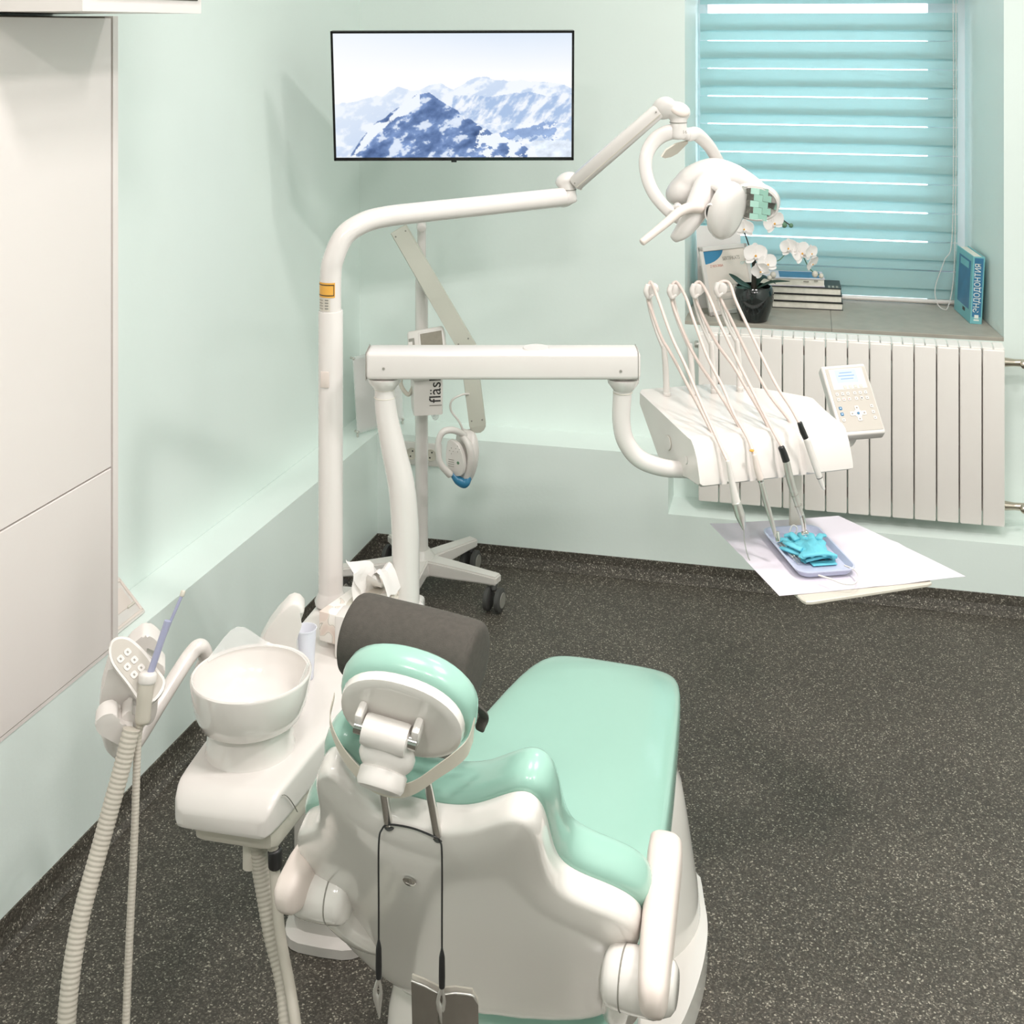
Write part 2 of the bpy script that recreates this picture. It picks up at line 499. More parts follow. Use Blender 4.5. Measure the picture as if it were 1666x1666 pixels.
struct('wall_front', blk(lambda x, y, z: V((x, y, z)), -3.6, 4.6, -4.6, -4.2, 0, CEIL), M['paint'])
SK = 0.062
def skirt(fn, t0, t1, d):
    prof = [(0.0, SK), (-0.004, SK), (-0.005, 0.03), (-0.012, 0.010), (-0.028, 0.001), (0.0, 0.0)]
    rings = [[fn(t, dd, z) for dd, z in prof] for t in (t0, t1)]
    return skin_me(rings, True)
struct('baseboard_left', skirt(LW, SMIN, 0.0, 0), M['floor'])
struct('baseboard_back', skirt(BW, 0.0, TMAX, 0), M['floor'])

# window
W = WIN
win = struct('window_1', join_me([blk(BW, W['i0'] - .02, W['i1'] + .02, W['d'] - .03, W['d'] + .05, W['zb'] + .02, W['zb'] + .20),
                                  blk(BW, W['i0'] - .02, W['i1'] + .02, W['d'] - .03, W['d'] + .05, W['zt'] - .09, W['zt'] + .02),
                                  blk(BW, W['i0'] - .02, W['i0'] + .05, W['d'] - .03, W['d'] + .05, W['zb'], W['zt']),
                                  blk(BW, W['i1'] - .13, W['i1'] + .02, W['d'] - .03, W['d'] + .05, W['zb'], W['zt'])]), M['pvc'])
link('pane', blk(BW, W['i0'] + .04, W['i1'] - .12, W['d'] + .005, W['d'] + .012, W['zb'] + .19, W['zt'] - .08), M['glass'], win, smooth=0)
jt = 1.588
for k, (a, b) in enumerate(((W['t0'], jt - .0012), (jt + .0012, W['t1']))):
    a2, b2 = (W['i0'], jt - .0012 + .0) if k == 0 else (jt + .0012, W['i1'])
    zb, zt = W['zb'] - .012, W['zb'] + 0.001
    vs = [BW(a, UD_B - .001, zb), BW(b, UD_B - .001, zb), BW(b2 , W['d'] - .03, zb), BW(a2, W['d'] - .03, zb)]
    vs += [v + UP * (zt - zb) for v in vs]
    bm = bmesh.new(); bv = [bm.verts.new(v) for v in vs]
    for f in ((3, 2, 1, 0), (4, 5, 6, 7), (0, 1, 5, 4), (1, 2, 6, 5), (2, 3, 7, 6), (3, 0, 4, 7)): bm.faces.new([bv[i] for i in f])
    bmesh.ops.bevel(bm, geom=bm.edges[:], offset=.0012, segments=1, affect='EDGES')
    link('tile', bm_me(bm), M['tilegrey'], win, smooth=0)
link('grout', blk(BW, jt - .0012, jt + .0012, UD_B, W['d'] - .03, W['zb'] - .012, W['zb'] - .001), M['midgrey'], win, smooth=0)
SILL = W['zb'] + .001

# ceiling spot panels (out of the frame, they carry the lights)
for i, (x, y, pw) in enumerate(LAMP_SPOTS):
    where = ['above the chair seat', 'between chair and right wall', 'before the window', 'near the left cabinets', 'right above the doorway', 'near the right wall at the back'][i]
    t = thing('ceiling_lamp', 'white ceiling panel with six round spots ' + where, 'ceiling lamp', (x, y, CEIL), 'ceiling spot panels')
    box('housing', (0.44, 0.31, 0.02), Matrix.Translation((x, y, CEIL - 0.0095)), M['plastic'], t)
    for a in range(3):
        for b in range(2):
            link('diffuser', lathe_me([(0.03, -0.004), (0.034, 0), (0.034, 0.004)], Matrix.Translation((x + (a - 1) * .13, y + (b - .5) * .13, CEIL - 0.0235)), 20), M['led'], t)

# ------------------------------------------------------------------ cabinets at the left
def tall_cabinet():
    s1, s0, d0, d1 = -1.592, -2.75, -0.004, UD_L - .002
    t = thing('tall_cabinet', 'tall cream cabinet with two flush doors standing on the wall ledge', 'cabinet', LW((s0 + s1) / 2, 0.07, LEDGE))
    link('body', blk(LW, s0, s1 - .002, d0 + .022, d1, LEDGE + .002, 1.905), M['gap'], t, smooth=0)
    link('side_panel', blk(LW, s1 - .019, s1 + .001, d0 - .001, d1, LEDGE + .001, 1.907), M['cabinet'], t, smooth=0)
    for z0, z1 in ((LEDGE + .012, .8535), (.8575, 1.902)):
        box('door', (s1 - s0 - .0245, .018, z1 - z0), frame(LW((s0 + s1 - .0245) / 2, d0 + .009, (z0 + z1) / 2), LV, -LN), M['cabinet'], t, bev=.0012, seg=1)
    link('bottom_rail', blk(LW, s0, s1, d0 + .002, d1, LEDGE + .001, LEDGE + .010), M['cabinet'], t, smooth=0)
tall_cabinet()
def upper_cupboard():
    s0, s1, d0, d1, zb = -2.07, -1.635, -0.25, UD_L - .002, 1.912
    t = thing('wall_cupboard', 'white cupboard jutting out above the tall cream cabinet', 'cupboard', LW((s0 + s1) / 2, 0, zb))
    link('carcass', blk(LW, s0, s1, d0, d1, zb, 2.6), M['cabinet'], t, smooth=0)
    box('door', (s1 - s0 - .03, .016, .62), frame(LW((s0 + s1) / 2 - .002, d0 - .005, zb + .035 + .31), LV, -LN), M['lacquer'], t, bev=.0012)
    link('door_gap', blk(LW, s0 + .012, s1 - .018, d0 - .002, d0 + .001, zb + .028, zb + .0345), M['gap'], t, smooth=0)
upper_cupboard()

# ------------------------------------------------------------------ television
def vnoise(shape, cells, seed):
    rng = np.random.RandomState(seed)
    h, w = shape
    g = rng.rand(cells[0] + 2, cells[1] + 2)
    y = np.linspace(0, cells[0], h); x = np.linspace(0, cells[1], w)
    yi, xi = y.astype(int), x.astype(int)
    yf, xf = (y - yi)[:, None], (x - xi)[None, :]
    yf, xf = yf * yf * (3 - 2 * yf), xf * xf * (3 - 2 * xf)
    a, b, c, d = g[yi][:, xi], g[yi][:, xi + 1], g[yi + 1][:, xi], g[yi + 1][:, xi + 1]
    return (a * (1 - xf) + b * xf) * (1 - yf) + (c * (1 - xf) + d * xf) * yf
def fbm(shape, c, seed, oct=4, ax=(1, 1)):
    s = np.zeros(shape); a = 1.0; t = 0
    for o in range(oct):
        s += a * vnoise(shape, (max(1, int(c * ax[0] * 2 ** o)), max(1, int(c * ax[1] * 2 ** o))), seed + o); t += a; a *= 0.55
    return s / t
def screen_colors(h, w):
    """snowy mountain range under a pale sky, row 0 at the top"""
    Y, X = np.mgrid[0:h, 0:w]; Y = Y / (h - 1.0); X = X / (w - 1.0)
    C = np.zeros((h, w, 3))
    tmix = np.clip(Y / 0.36, 0, 1)[..., None]
    bl = np.clip(0.25 + X * 1.1 - Y * 0.4, 0, 1)[..., None]
    C[:] = (np.array([222, 233, 248]) * bl + np.array([246, 249, 255]) * (1 - bl)) * (1 - tmix) + np.array([254, 254, 255]) * tmix
    xs = np.linspace(0, 1, w)
    jag = (fbm((2, w), 14, 3, 5)[0] - .5)
    def perlin(sx, sy, seed, oct):
        a = np.array([[mnoise.fractal(V((x * sx + .35 * y * sx, y * sy - .2 * x * sy, seed)), .75, 2.1, oct) for x in np.linspace(0, 1, w)] for y in np.linspace(0, 1, h)])
        return np.clip(.5 + .42 * a, 0, 1)
    f = perlin(11, 7, 3.3, 6); g = perlin(20, 13, 8.1, 5); st = perlin(26, 5, 5.7, 5) * .65 + g * .35
    def ridge(px, py, amp, j):
        return np.interp(xs, px, py) + j * amp
    far = ridge([0, .2, .27, .33, .45, .5, .6, .63, .72, .78, .88, 1], [.56, .50, .42, .45, .40, .46, .36, .355, .39, .37, .39, .43], .05, jag)
    m = Y > far[None]
    depth = np.clip((Y - far[None]) / .5, 0, 1)
    snow = np.clip((f * .7 + g * .5 - .52) * 6 + .1, 0, 1)
    base = np.array([186, 206, 236]) * (1 - snow[..., None]) + np.array([244, 248, 255]) * snow[..., None]
    haze = np.clip(.75 - X * .55 - depth * .4, 0, .9)[..., None]
    base = base * (1 - haze) + np.array([236, 243, 253]) * haze
    C[m] = base[m]
    mid = ridge([0, .47, .5, .6, .7, .8, .9, 1], [1.1, 1.1, .50, .50, .49, .47, .50, .47], .05, jag[::-1])
    m = (Y > mid[None]) & (Y < .72)
    cl = np.clip((st - .46) * 5 + .3 + (Y - .66) * 6 * (Y > .62), 0, 1)
    base = np.array([168, 192, 228]) * (1 - cl[..., None]) + np.array([242, 246, 254]) * cl[..., None]
    C[m] = base[m]
    # dark shaded slope at right
    m = (Y > .80 - .10 * np.clip((X - .7) / .22, 0, 1) + (f - .5) * .1) & (Y < .86 - .02 * X + (g - .5) * .12) & (X > .69 + (g - .5) * .1) & (X < .92 + (f - .5) * .35)
    C[m] = (np.array([146, 172, 216]) + (f[..., None] - .5) * 60)[m]
    m = (Y > .875 + (f - .5) * .12) & (X > .8 + (g - .5) * .3); C[m] = (np.array([226, 236, 250]) + (g[..., None] - .5) * 70)[m]
    # near crag
    crag = ridge([0, .06, .10, .16, .23, .29, .35, .40, .46, .52, .545, .57, .62, .7, .78, .84, .88], [1.05, .97, .86, .74, .64, .56, .47, .48, .56, .63, .70, .70, .76, .84, .88, .95, 1.05], .05, jag)
    m = Y > crag[None]
    rock = np.array([112, 140, 190]) + (f[..., None] - .5) * 130 + (g[..., None] - .5) * 60
    sn = np.clip((f * .5 + g * .6 - .58) * 14, 0, 1)
    up = np.clip(1 - np.abs((Y - crag[None]) - .05) / .10, 0, 1) * (X < .36) * np.clip((f + .15), 0, 1)
    right = np.clip((X - .50) * 8, 0, 1) * np.clip((.62 + (g - .5) * 1.6 - (Y > .88) * .15), 0, 1)
    s_ = np.clip(np.maximum(np.maximum(sn * .8, (up > .42) * 1.0), (right > .5) * 1.0), 0, 1)[..., None]
    cr = rock * (1 - s_) + np.array([240, 246, 255]) * s_
    C[m] = cr[m]
    return np.clip(C, 0, 255) / 255.0
def television():
    w0 = 3.80
    tl, tr = P(538, 50, 3.765), P(935, 50, 3.765)
    bl, br = P(543, 262, 3.835), P(933, 260, 3.835)
    ctr = (tl + tr + bl + br) / 4
    ex = (tr - tl + br - bl).normalized(); ey = (tl + tr - bl - br).normalized()
    wd, ht = (tr - tl).length, ((tl - bl).length + (tr - br).length) / 2
    F = frame(ctr, ex, ey)
    t = thing('television', 'flat screen television showing snowy mountains on the corner wall', 'television', ctr)
    box('back_housing', (wd - .002, ht - .002, .018), F @ Matrix.Translation((0, 0, -.011)), M['black'], t, bev=.003)
    box('back_bulge', (wd * .6, ht * .55, .035), F @ Matrix.Translation((0, -.04, -.035)), M['black'], t, bev=.01)
    out = rrect(wd, ht, .003, 2); bz = .0075
    ms = []
    for sx, sy, a, b in ((0, ht / 2 - bz / 2, wd, bz), (0, -ht / 2 + bz * .7, wd, bz * 1.4), (wd / 2 - bz / 2, 0, bz, ht), (-wd / 2 + bz / 2, 0, bz, ht)):
        ms.append(box_me((a, b, .006), F @ Matrix.Translation((sx, sy, .001)), .001, 1))
    link('bezel', join_me(ms), M['gloss_black'], t, smooth=0)
    box('sensor', (.017, .006, .008), F @ Matrix.Translation((0, -ht / 2 - .002, 0)), M['gloss_black'], t, bev=.001)
    nx, ny = 400, 216
    sw, sh = wd - 2 * bz + .001, ht - 2.4 * bz + .001
    grid = [[F @ V((-sw / 2 + sw * i / (nx - 1), ht / 2 - bz - sh * j / (ny - 1), .0015)) for i in range(nx)] for j in range(ny)]
    me = sheet_me(grid)
    ca = me.color_attributes.new('picture', 'FLOAT_COLOR', 'POINT')
    c = screen_colors(ny, nx).reshape(-1, 3)
    lin = np.where(c <= .04045, c / 12.92, ((c + .055) / 1.055) ** 2.4)
    ca.data.foreach_set('color', np.concatenate([lin, np.ones((len(lin), 1))], 1).astype(np.float32).ravel())
    m = bpy.data.materials.new('lit_screen'); m.use_nodes = True
    nt = m.node_tree; b = nt.nodes['Principled BSDF']
    at = nt.nodes.new('ShaderNodeVertexColor'); at.layer_name = 'picture'
    b.inputs['Base Color'].default_value = (.02, .02, .02, 1); b.inputs['Roughness'].default_value = .35
    nt.links.new(at.outputs['Color'], b.inputs['Emission Color']); b.inputs['Emission Strength'].default_value = 0.76
    link('screen', me, m, t, smooth=0)
    e = BW(0.22, UD_B, ctr.z)
    tube('wall_bracket', [ctr + V((0, .04, 0)), (ctr + e) / 2 + V((-.05, .05, 0)), e], .018, M['black'], t)
television()

# ------------------------------------------------------------------ roller blind
def blind():
    d, t0, t1 = 0.62, 1.100, 2.050
    top, bot = 1.985, 0.858
    t = thing('zebra_blind', 'turquoise day and night roller blind hanging in the window', 'blind', BW((t0 + t1) / 2, d, bot))
    per = 0.1072
    hf, hb = 0.0648, 0.0622
    z = 1.937                       # a slit
    k = 0
    while z > bot:
        a1 = z - .0018; a0 = a1 - hf               # front strip below the slit
        b0 = z - per + .0018; b1 = b0 + hb          # back strip, overlaps the front one
        if a1 > bot: box('front_strip', (t1 - t0, .0012, a1 - max(a0, bot)), frame(BW((t0 + t1) / 2, d, (a1 + max(a0, bot)) / 2), BV, BN), M['blind'], t, bev=0)
        if b1 > bot: box('rear_strip', (t1 - t0, .0012, b1 - max(b0, bot)), frame(BW((t0 + t1) / 2, d + .012, (b1 + max(b0, bot)) / 2), BV, BN), M['blind'], t, bev=0)
        z -= per; k += 1
    box('front_strip', (t1 - t0, .0012, .05), frame(BW((t0 + t1) / 2, d, top + .01), BV, BN), M['blind'], t, bev=0)
    box('headrail', (t1 - t0 + .03, .07, .07), frame(BW((t0 + t1) / 2, d + .01, top + .045), BV, BN), M['plastic'], t, bev=.012)
    tube('bottom_bar', [BW(t0, d + .006, bot), BW(t1, d + .006, bot)], .0085, M['plastic'], t, n=10, sm=0)
    # bead chain
    def chain(pts, name='bead_chain'):
        ps = resample(catmull(pts, 10), .0062)
        ms = []
        for p in ps:
            bm = bmesh.new(); bmesh.ops.create_icosphere(bm, subdivisions=1, radius=.0026)
            bmesh.ops.translate(bm, vec=p, verts=bm.verts); ms.append(bm_me(bm))
        o = link(name, join_me(ms), M['plastic'], t); o['kind'] = 'stuff'
        tube('cord', pts, .0012, M['plastic'], t, n=6)
    dc = d - .03
    chain([BW(2.030, dc, 1.98), BW(2.032, dc, 1.5), BW(2.026, dc, 1.10), BW(2.000, dc, 1.02), BW(1.968, dc, .92), BW(1.972, dc - .02, .866), BW(1.990, dc - .06, .852), BW(2.008, dc - .05, .862), BW(2.030, dc, .94), BW(2.037, dc, 1.10), BW(2.041, dc, 1.5), BW(2.040, dc, 1.98)])
blind()

# ------------------------------------------------------------------ radiator
M['enamel'] = mat('white_radiator_enamel', srgb(240, 234, 229), 0.3, var=0.006, vscale=7, coat=0.2)
def radiator():
    t0, n, sw, zb, zt = 1.142, 14, .0706, .262, .846
    df = 0.035
    t = thing('radiator', 'long white sectional radiator hanging under the window', 'radiator', BW(t0 + n * sw / 2, .1, zb))
    F = frame(BW(t0 + sw / 2, df, zb), BV, BN)      # x along, y into wall, z up
    h = zt - zb
    ms = [box_me((sw - .0036, .014, h - .012), F @ Matrix.Translation((0, .007, h / 2 - .004)), .005, 3),
          box_me((.012, .075, h - .03), F @ Matrix.Translation((0, .045, h / 2)), .003, 1),
          box_me((sw - .010, .012, h - .05), F @ Matrix.Translation((0, .078, h / 2)), .004, 1),
          box_me((sw + .0002, .045, .045), F @ Matrix.Translation((0, .05, .055)), .012, 2),
          box_me((sw + .0002, .045, .045), F @ Matrix.Translation((0, .05, h - .06)), .012, 2)]
    for x in (-sw * .25, sw * .25):
        ms.append(box_me((sw * .46, .05, .006), F @ Matrix.Translation((x, .034, h - .005)) @ Matrix.Rotation(.16, 4, 'X'), .002, 1))
    o = link('section', join_me(ms), M['enamel'], t)
    o['label'] = None; del o['label']
    for i in range(1, n):
        c = o.copy(); COL.objects.link(c); c.parent = t
        c.location = o.location + BV * (i * sw)
    tr_ = t0 + n * sw
    for z in (zt - .06, zb + .055):
        v = tube('valve', [BW(tr_ - .002, .085, z), BW(tr_ + .035, .085, z), BW(tr_ + .075, .085, z)], [.016, .012, .013], M['brass'], t, label='nickel valve with small hand screw')
        lathe('screw', [(.011, -.012), (.011, .012), (.006, .016), (.001, .016)], frame(BW(tr_ + .06, .066, z), BV, UP), M['brass'], v, n=12)
        tube('pipe', [BW(tr_ + .07, .085, z), BW(tr_ + .13, .085, z), BW(tr_ + .16, .12, z), BW(tr_ + .16, .19, z)], .010, M['brass'], t)
        tube('end_plug', [BW(t0 + .004, .085, z), BW(t0 - .012, .085, z)], .013, M['steel'], t, sm=0)
    for s in (2.5, 11.5):
        box('wall_hook', (.012, .08, .02), frame(BW(t0 + s * sw + .03, .14, zt - .09), BV, BN), M['steel'], t)
radiator()

# ------------------------------------------------------------------ things on the window sill
def certificate(name, label, corner_l, corner_r, height, lean, framed):
    bl, br = corner_l, corner_r
    ex = (br - bl).normalized(); n_ = ex.cross(UP)      # towards the viewer is -ex x up reversed
    back = V((-ex.y, ex.x, 0))
    ey = (UP * math.cos(lean) + back * math.sin(lean)).normalized()
    wd = (br - bl).length
    F = frame(bl + ex * wd / 2 + ey * height / 2 + back * .006, ex, ey)
    t = thing(name, label, 'certificate', (bl + br) / 2)
    if framed:
        b = .016
        ms = [box_me((a, c, .012), F @ Matrix.Translation((x, y, 0)), .002, 1) for x, y, a, c in
              ((0, height / 2 - b / 2, wd, b), (0, -height / 2 + b / 2, wd, b), (wd / 2 - b / 2, 0, b, height), (-wd / 2 + b / 2, 0, b, height))]
        link('frame', join_me(ms), M['plastic'], t, smooth=0)
        box('backing', (wd - .004, height - .004, .004), F @ Matrix.Translation((0, 0, -.004)), M['greyplastic'], t, bev=0)
        pg = box('certificate_page', (wd - 2 * b, height - 2 * b, .001), F @ Matrix.Translation((0, 0, .0005)), M['pagecream'], t, bev=0)
        cw, ch = wd - 2 * b, height - 2 * b
        zz = .0012
        o = [(-cw / 2, ch / 2), (-cw / 2, ch / 2 - .046)] + [(-cw / 2 + .088 * math.sin(a), ch / 2 - .046 * math.cos(a) ** 1.3) for a in np.linspace(0.1, PI / 2 - .05, 8)] + [(-cw / 2 + .09, ch / 2)]
        link('corner_print', prism_me(o[::-1], zz, zz + .0003, F), M['blue'], pg, smooth=0)
        link('corner_print', prism_me([(cw / 2 - .002, -ch / 2 + .03), (cw / 2, -ch / 2 + .08), (cw / 2 - .05, -ch / 2 + .05)][::-1], zz, zz + .0003, F), M['blue'], pg, smooth=0)
        text('lettering', 'SERTIFIKATS', .019, F @ Matrix.Translation((.028, ch / 2 - .032, zz)), M['lettergrey'], pg, sx=.74)
        text('lettering', 'Z RESORBA', .0125, F @ Matrix.Translation((-cw / 2 + .05, ch / 2 - .055, zz)), M['letterred'], pg, sx=.9)
        text('lettering', 'orto', .022, F @ Matrix.Translation((.085, ch / 2 - .052, zz)), M['ortoteal'], pg)
        for i, (x, y, l) in enumerate(((0, -.02, .10), (.01, -.045, .14), (-.02, -.07, .10), (.03, -.095, .06))):
            box('print_line', (l, .003, .0003), F @ Matrix.Translation((x, y, zz)), M['lettergrey2'], pg, bev=0)
    else:
        pg = box('certificate_page', (wd, height, .002), F, M['tissue'], t, bev=0)
        for x, y, l, hh in ((0.0, .035, .12, .004), (0, .0, .15, .003), (0, -.02, .13, .003), (.02, -.05, .07, .006), (0, .07, .16, .004)):
            box('print_line', (l, hh, .0004), F @ Matrix.Translation((x, y, .0012)), M['lettergrey2'] if hh < .006 else M['lettergrey'], pg, bev=0)
M['pagecream'] = mat('cream_certificate_paper', srgb(226, 216, 206), 0.5, var=0.03, vscale=8)
M['lettergrey2'] = mat('pale_grey_print', srgb(196, 190, 182), 0.6)
M['ortoteal'] = mat('pale_teal_print', srgb(176, 206, 200), 0.6)
# framed one in front, plain sheet behind
fb_l = Pz(1157, 516, SILL); fb_r = Pz(1228, 508, SILL)
dirf = (Pz(1206, 509, SILL) - Pz(1157, 515.5, SILL)).normalized()
bl = Pz(1157, 515.5, SILL)
certificate('framed_certificate', 'white framed certificate with blue corner print leaning behind the orchid', bl, bl + dirf * .215, .245, .30, True)
bl2 = bl + V((-.025, .13, 0)) 
certificate('certificate_sheet', 'plain white certificate sheet standing behind the framed certificate', bl2, bl2 + V((.165, .015, 0)), .30, .12, False)

def stack_book(name, label, c, wd, dp, th, rot, cover, spine_back=True, topmat=None, group=None):
    ex = V((math.cos(rot), math.sin(rot), 0)); ey = V((-ex.y, ex.x, 0))
    F = frame(c + UP * th / 2, ex, ey)
    t = thing(name, label, 'book', c, group)
    link('cover', join_me([box_me((wd, dp, .0028), F @ Matrix.Translation((0, 0, th / 2 - .0014)), .0006, 1), box_me((wd, dp, .0028), F @ Matrix.Translation((0, 0, -th / 2 + .0014)), .0006, 1),
                           box_me((wd, .003, th), F @ Matrix.Translation((0, dp / 2 - .0015, 0)), .0006, 1)]), cover, t, smooth=0)
    box('pages', (wd - .006, dp - .007, th - .0056), F @ Matrix.Translation((0, .001, 0)), M['page'], t, bev=0)
    return t, F
bookc = Pz(1320, 502, SILL)
bx = BV.copy(); rot = -B_ANG + .02
fr = Pz(1372, 506, SILL)      # near right corner of the lowest book
exb = V((math.cos(rot), math.sin(rot), 0)); eyb = V((-exb.y, exb.x, 0))
zz = SILL
blk_labels = ['lowest black covered book of the stack on the sill', 'middle black covered book of the stack on the sill', 'upper black covered book of the stack with pale cover marks']
for i in range(3):
    c = fr - exb * (.128 + i * .003) + eyb * .078
    c.z = zz
    tb, Fb = stack_book('book', blk_labels[i], c, .255, .150, .0265, rot, M['black'], group='books stacked on the sill')
    if i == 2:
        for k in range(3):
            box('cover_mark', (.008, .035, .0004), Fb @ Matrix.Translation((.085 + k * .014, -.045, .01345)), M['tilegrey'], tb, bev=0)
    zz += .0268
c = fr - exb * .185 + eyb * .080; c.z = zz
tb, Fb = stack_book('book', 'white paperback with blue cover on top of the black books', c, .235, .14, .030, rot + .05, M['paper'], group='books stacked on the sill')
box('cover_print', (.15, .11, .0005), Fb @ Matrix.Translation((.03, .0, .0152)), M['booknavy'], tb, bev=0)
box('cover_mark', (.02, .0006, .004), Fb @ Matrix.Translation((.05, -.0705, .004)), M['lettergrey'], tb, bev=0)
box('cover_mark', (.014, .0006, .004), Fb @ Matrix.Translation((.085, -.0705, .007)), M['lettergrey'], tb, bev=0)

def standing_book():
    # leans on the right reveal, spine to the room
    bn, bf = Pz(1578, 527, SILL), Pz(1551, 502, SILL)     # near and far bottom corners of the front board
    ey = (bf - bn); ey.z = 0; dp = ey.length * .96; ey.normalize()
    ex = V((ey.y, -ey.x, 0))                               # to the right
    lean = .05
    ez = (UP * math.cos(lean) + ex * math.sin(lean)).normalized()
    ex2 = ey.cross(ez)
    th, h = .040, .235
    o = bn + UP * .001
    F = Matrix(((ex2.x, ey.x, ez.x, o.x), (ex2.y, ey.y, ez.y, o.y), (ex2.z, ey.z, ez.z, o.z), (0, 0, 0, 1)))
    T = Matrix.Translation
    t = thing('textbook', 'teal and blue hardback standing against the right window reveal', 'book', o)
    cv = link('cover', join_me([box_me((.0035, dp, h), F @ T((.00175, dp / 2, h / 2)), .0008, 1), box_me((.0035, dp, h), F @ T((th - .00175, dp / 2, h / 2)), .0008, 1),
                                box_me((th - .002, .004, h), F @ T((th / 2, .001, h / 2)), .0012, 2)]), M['bookblue'], t, smooth=0)
    box('pages', (th - .008, dp - .008, h - .008), F @ T((th / 2, dp / 2, h / 2)), M['page'], t, bev=0)
    box('spine_print', (th - .010, .0006, h - .03), F @ T((th / 2, -.0014, h / 2 + .010)), M['booknavy'], cv, bev=0)
    box('cover_print', (.0006, dp * .70, h * .72), F @ T((-.0003, dp * .47, h * .55)), M['booknavy'], cv, bev=0)
    box('cover_print', (.0006, dp * .5, h * .10), F @ T((-.0006, dp * .47, h * .83)), M['bookblue'], cv, bev=0)
    box('cover_print', (.0006, dp * .14, h * .05), F @ T((-.0006, dp * .40, h * .14)), M['darkgrey'], cv, bev=0)
    R = F @ T((th / 2 - .001, -.0020, h * .535)) @ Matrix(((0, -1, 0, 0), (0, 0, -1, 0), (1, 0, 0, 0), (0, 0, 0, 1)))
    text('lettering', 'ЭНДОДОНТИЯ', .0285, R, M['letterwhite'], cv, sx=.82)
    box('emblem', (.014, .0006, .012), F @ T((th / 2, -.0020, .026)), M['letterwhite'], cv, bev=0)
    box('emblem', (.018, .0006, .005), F @ T((th / 2, -.0020, .014)), M['letterwhite'], cv, bev=0)
standing_book()

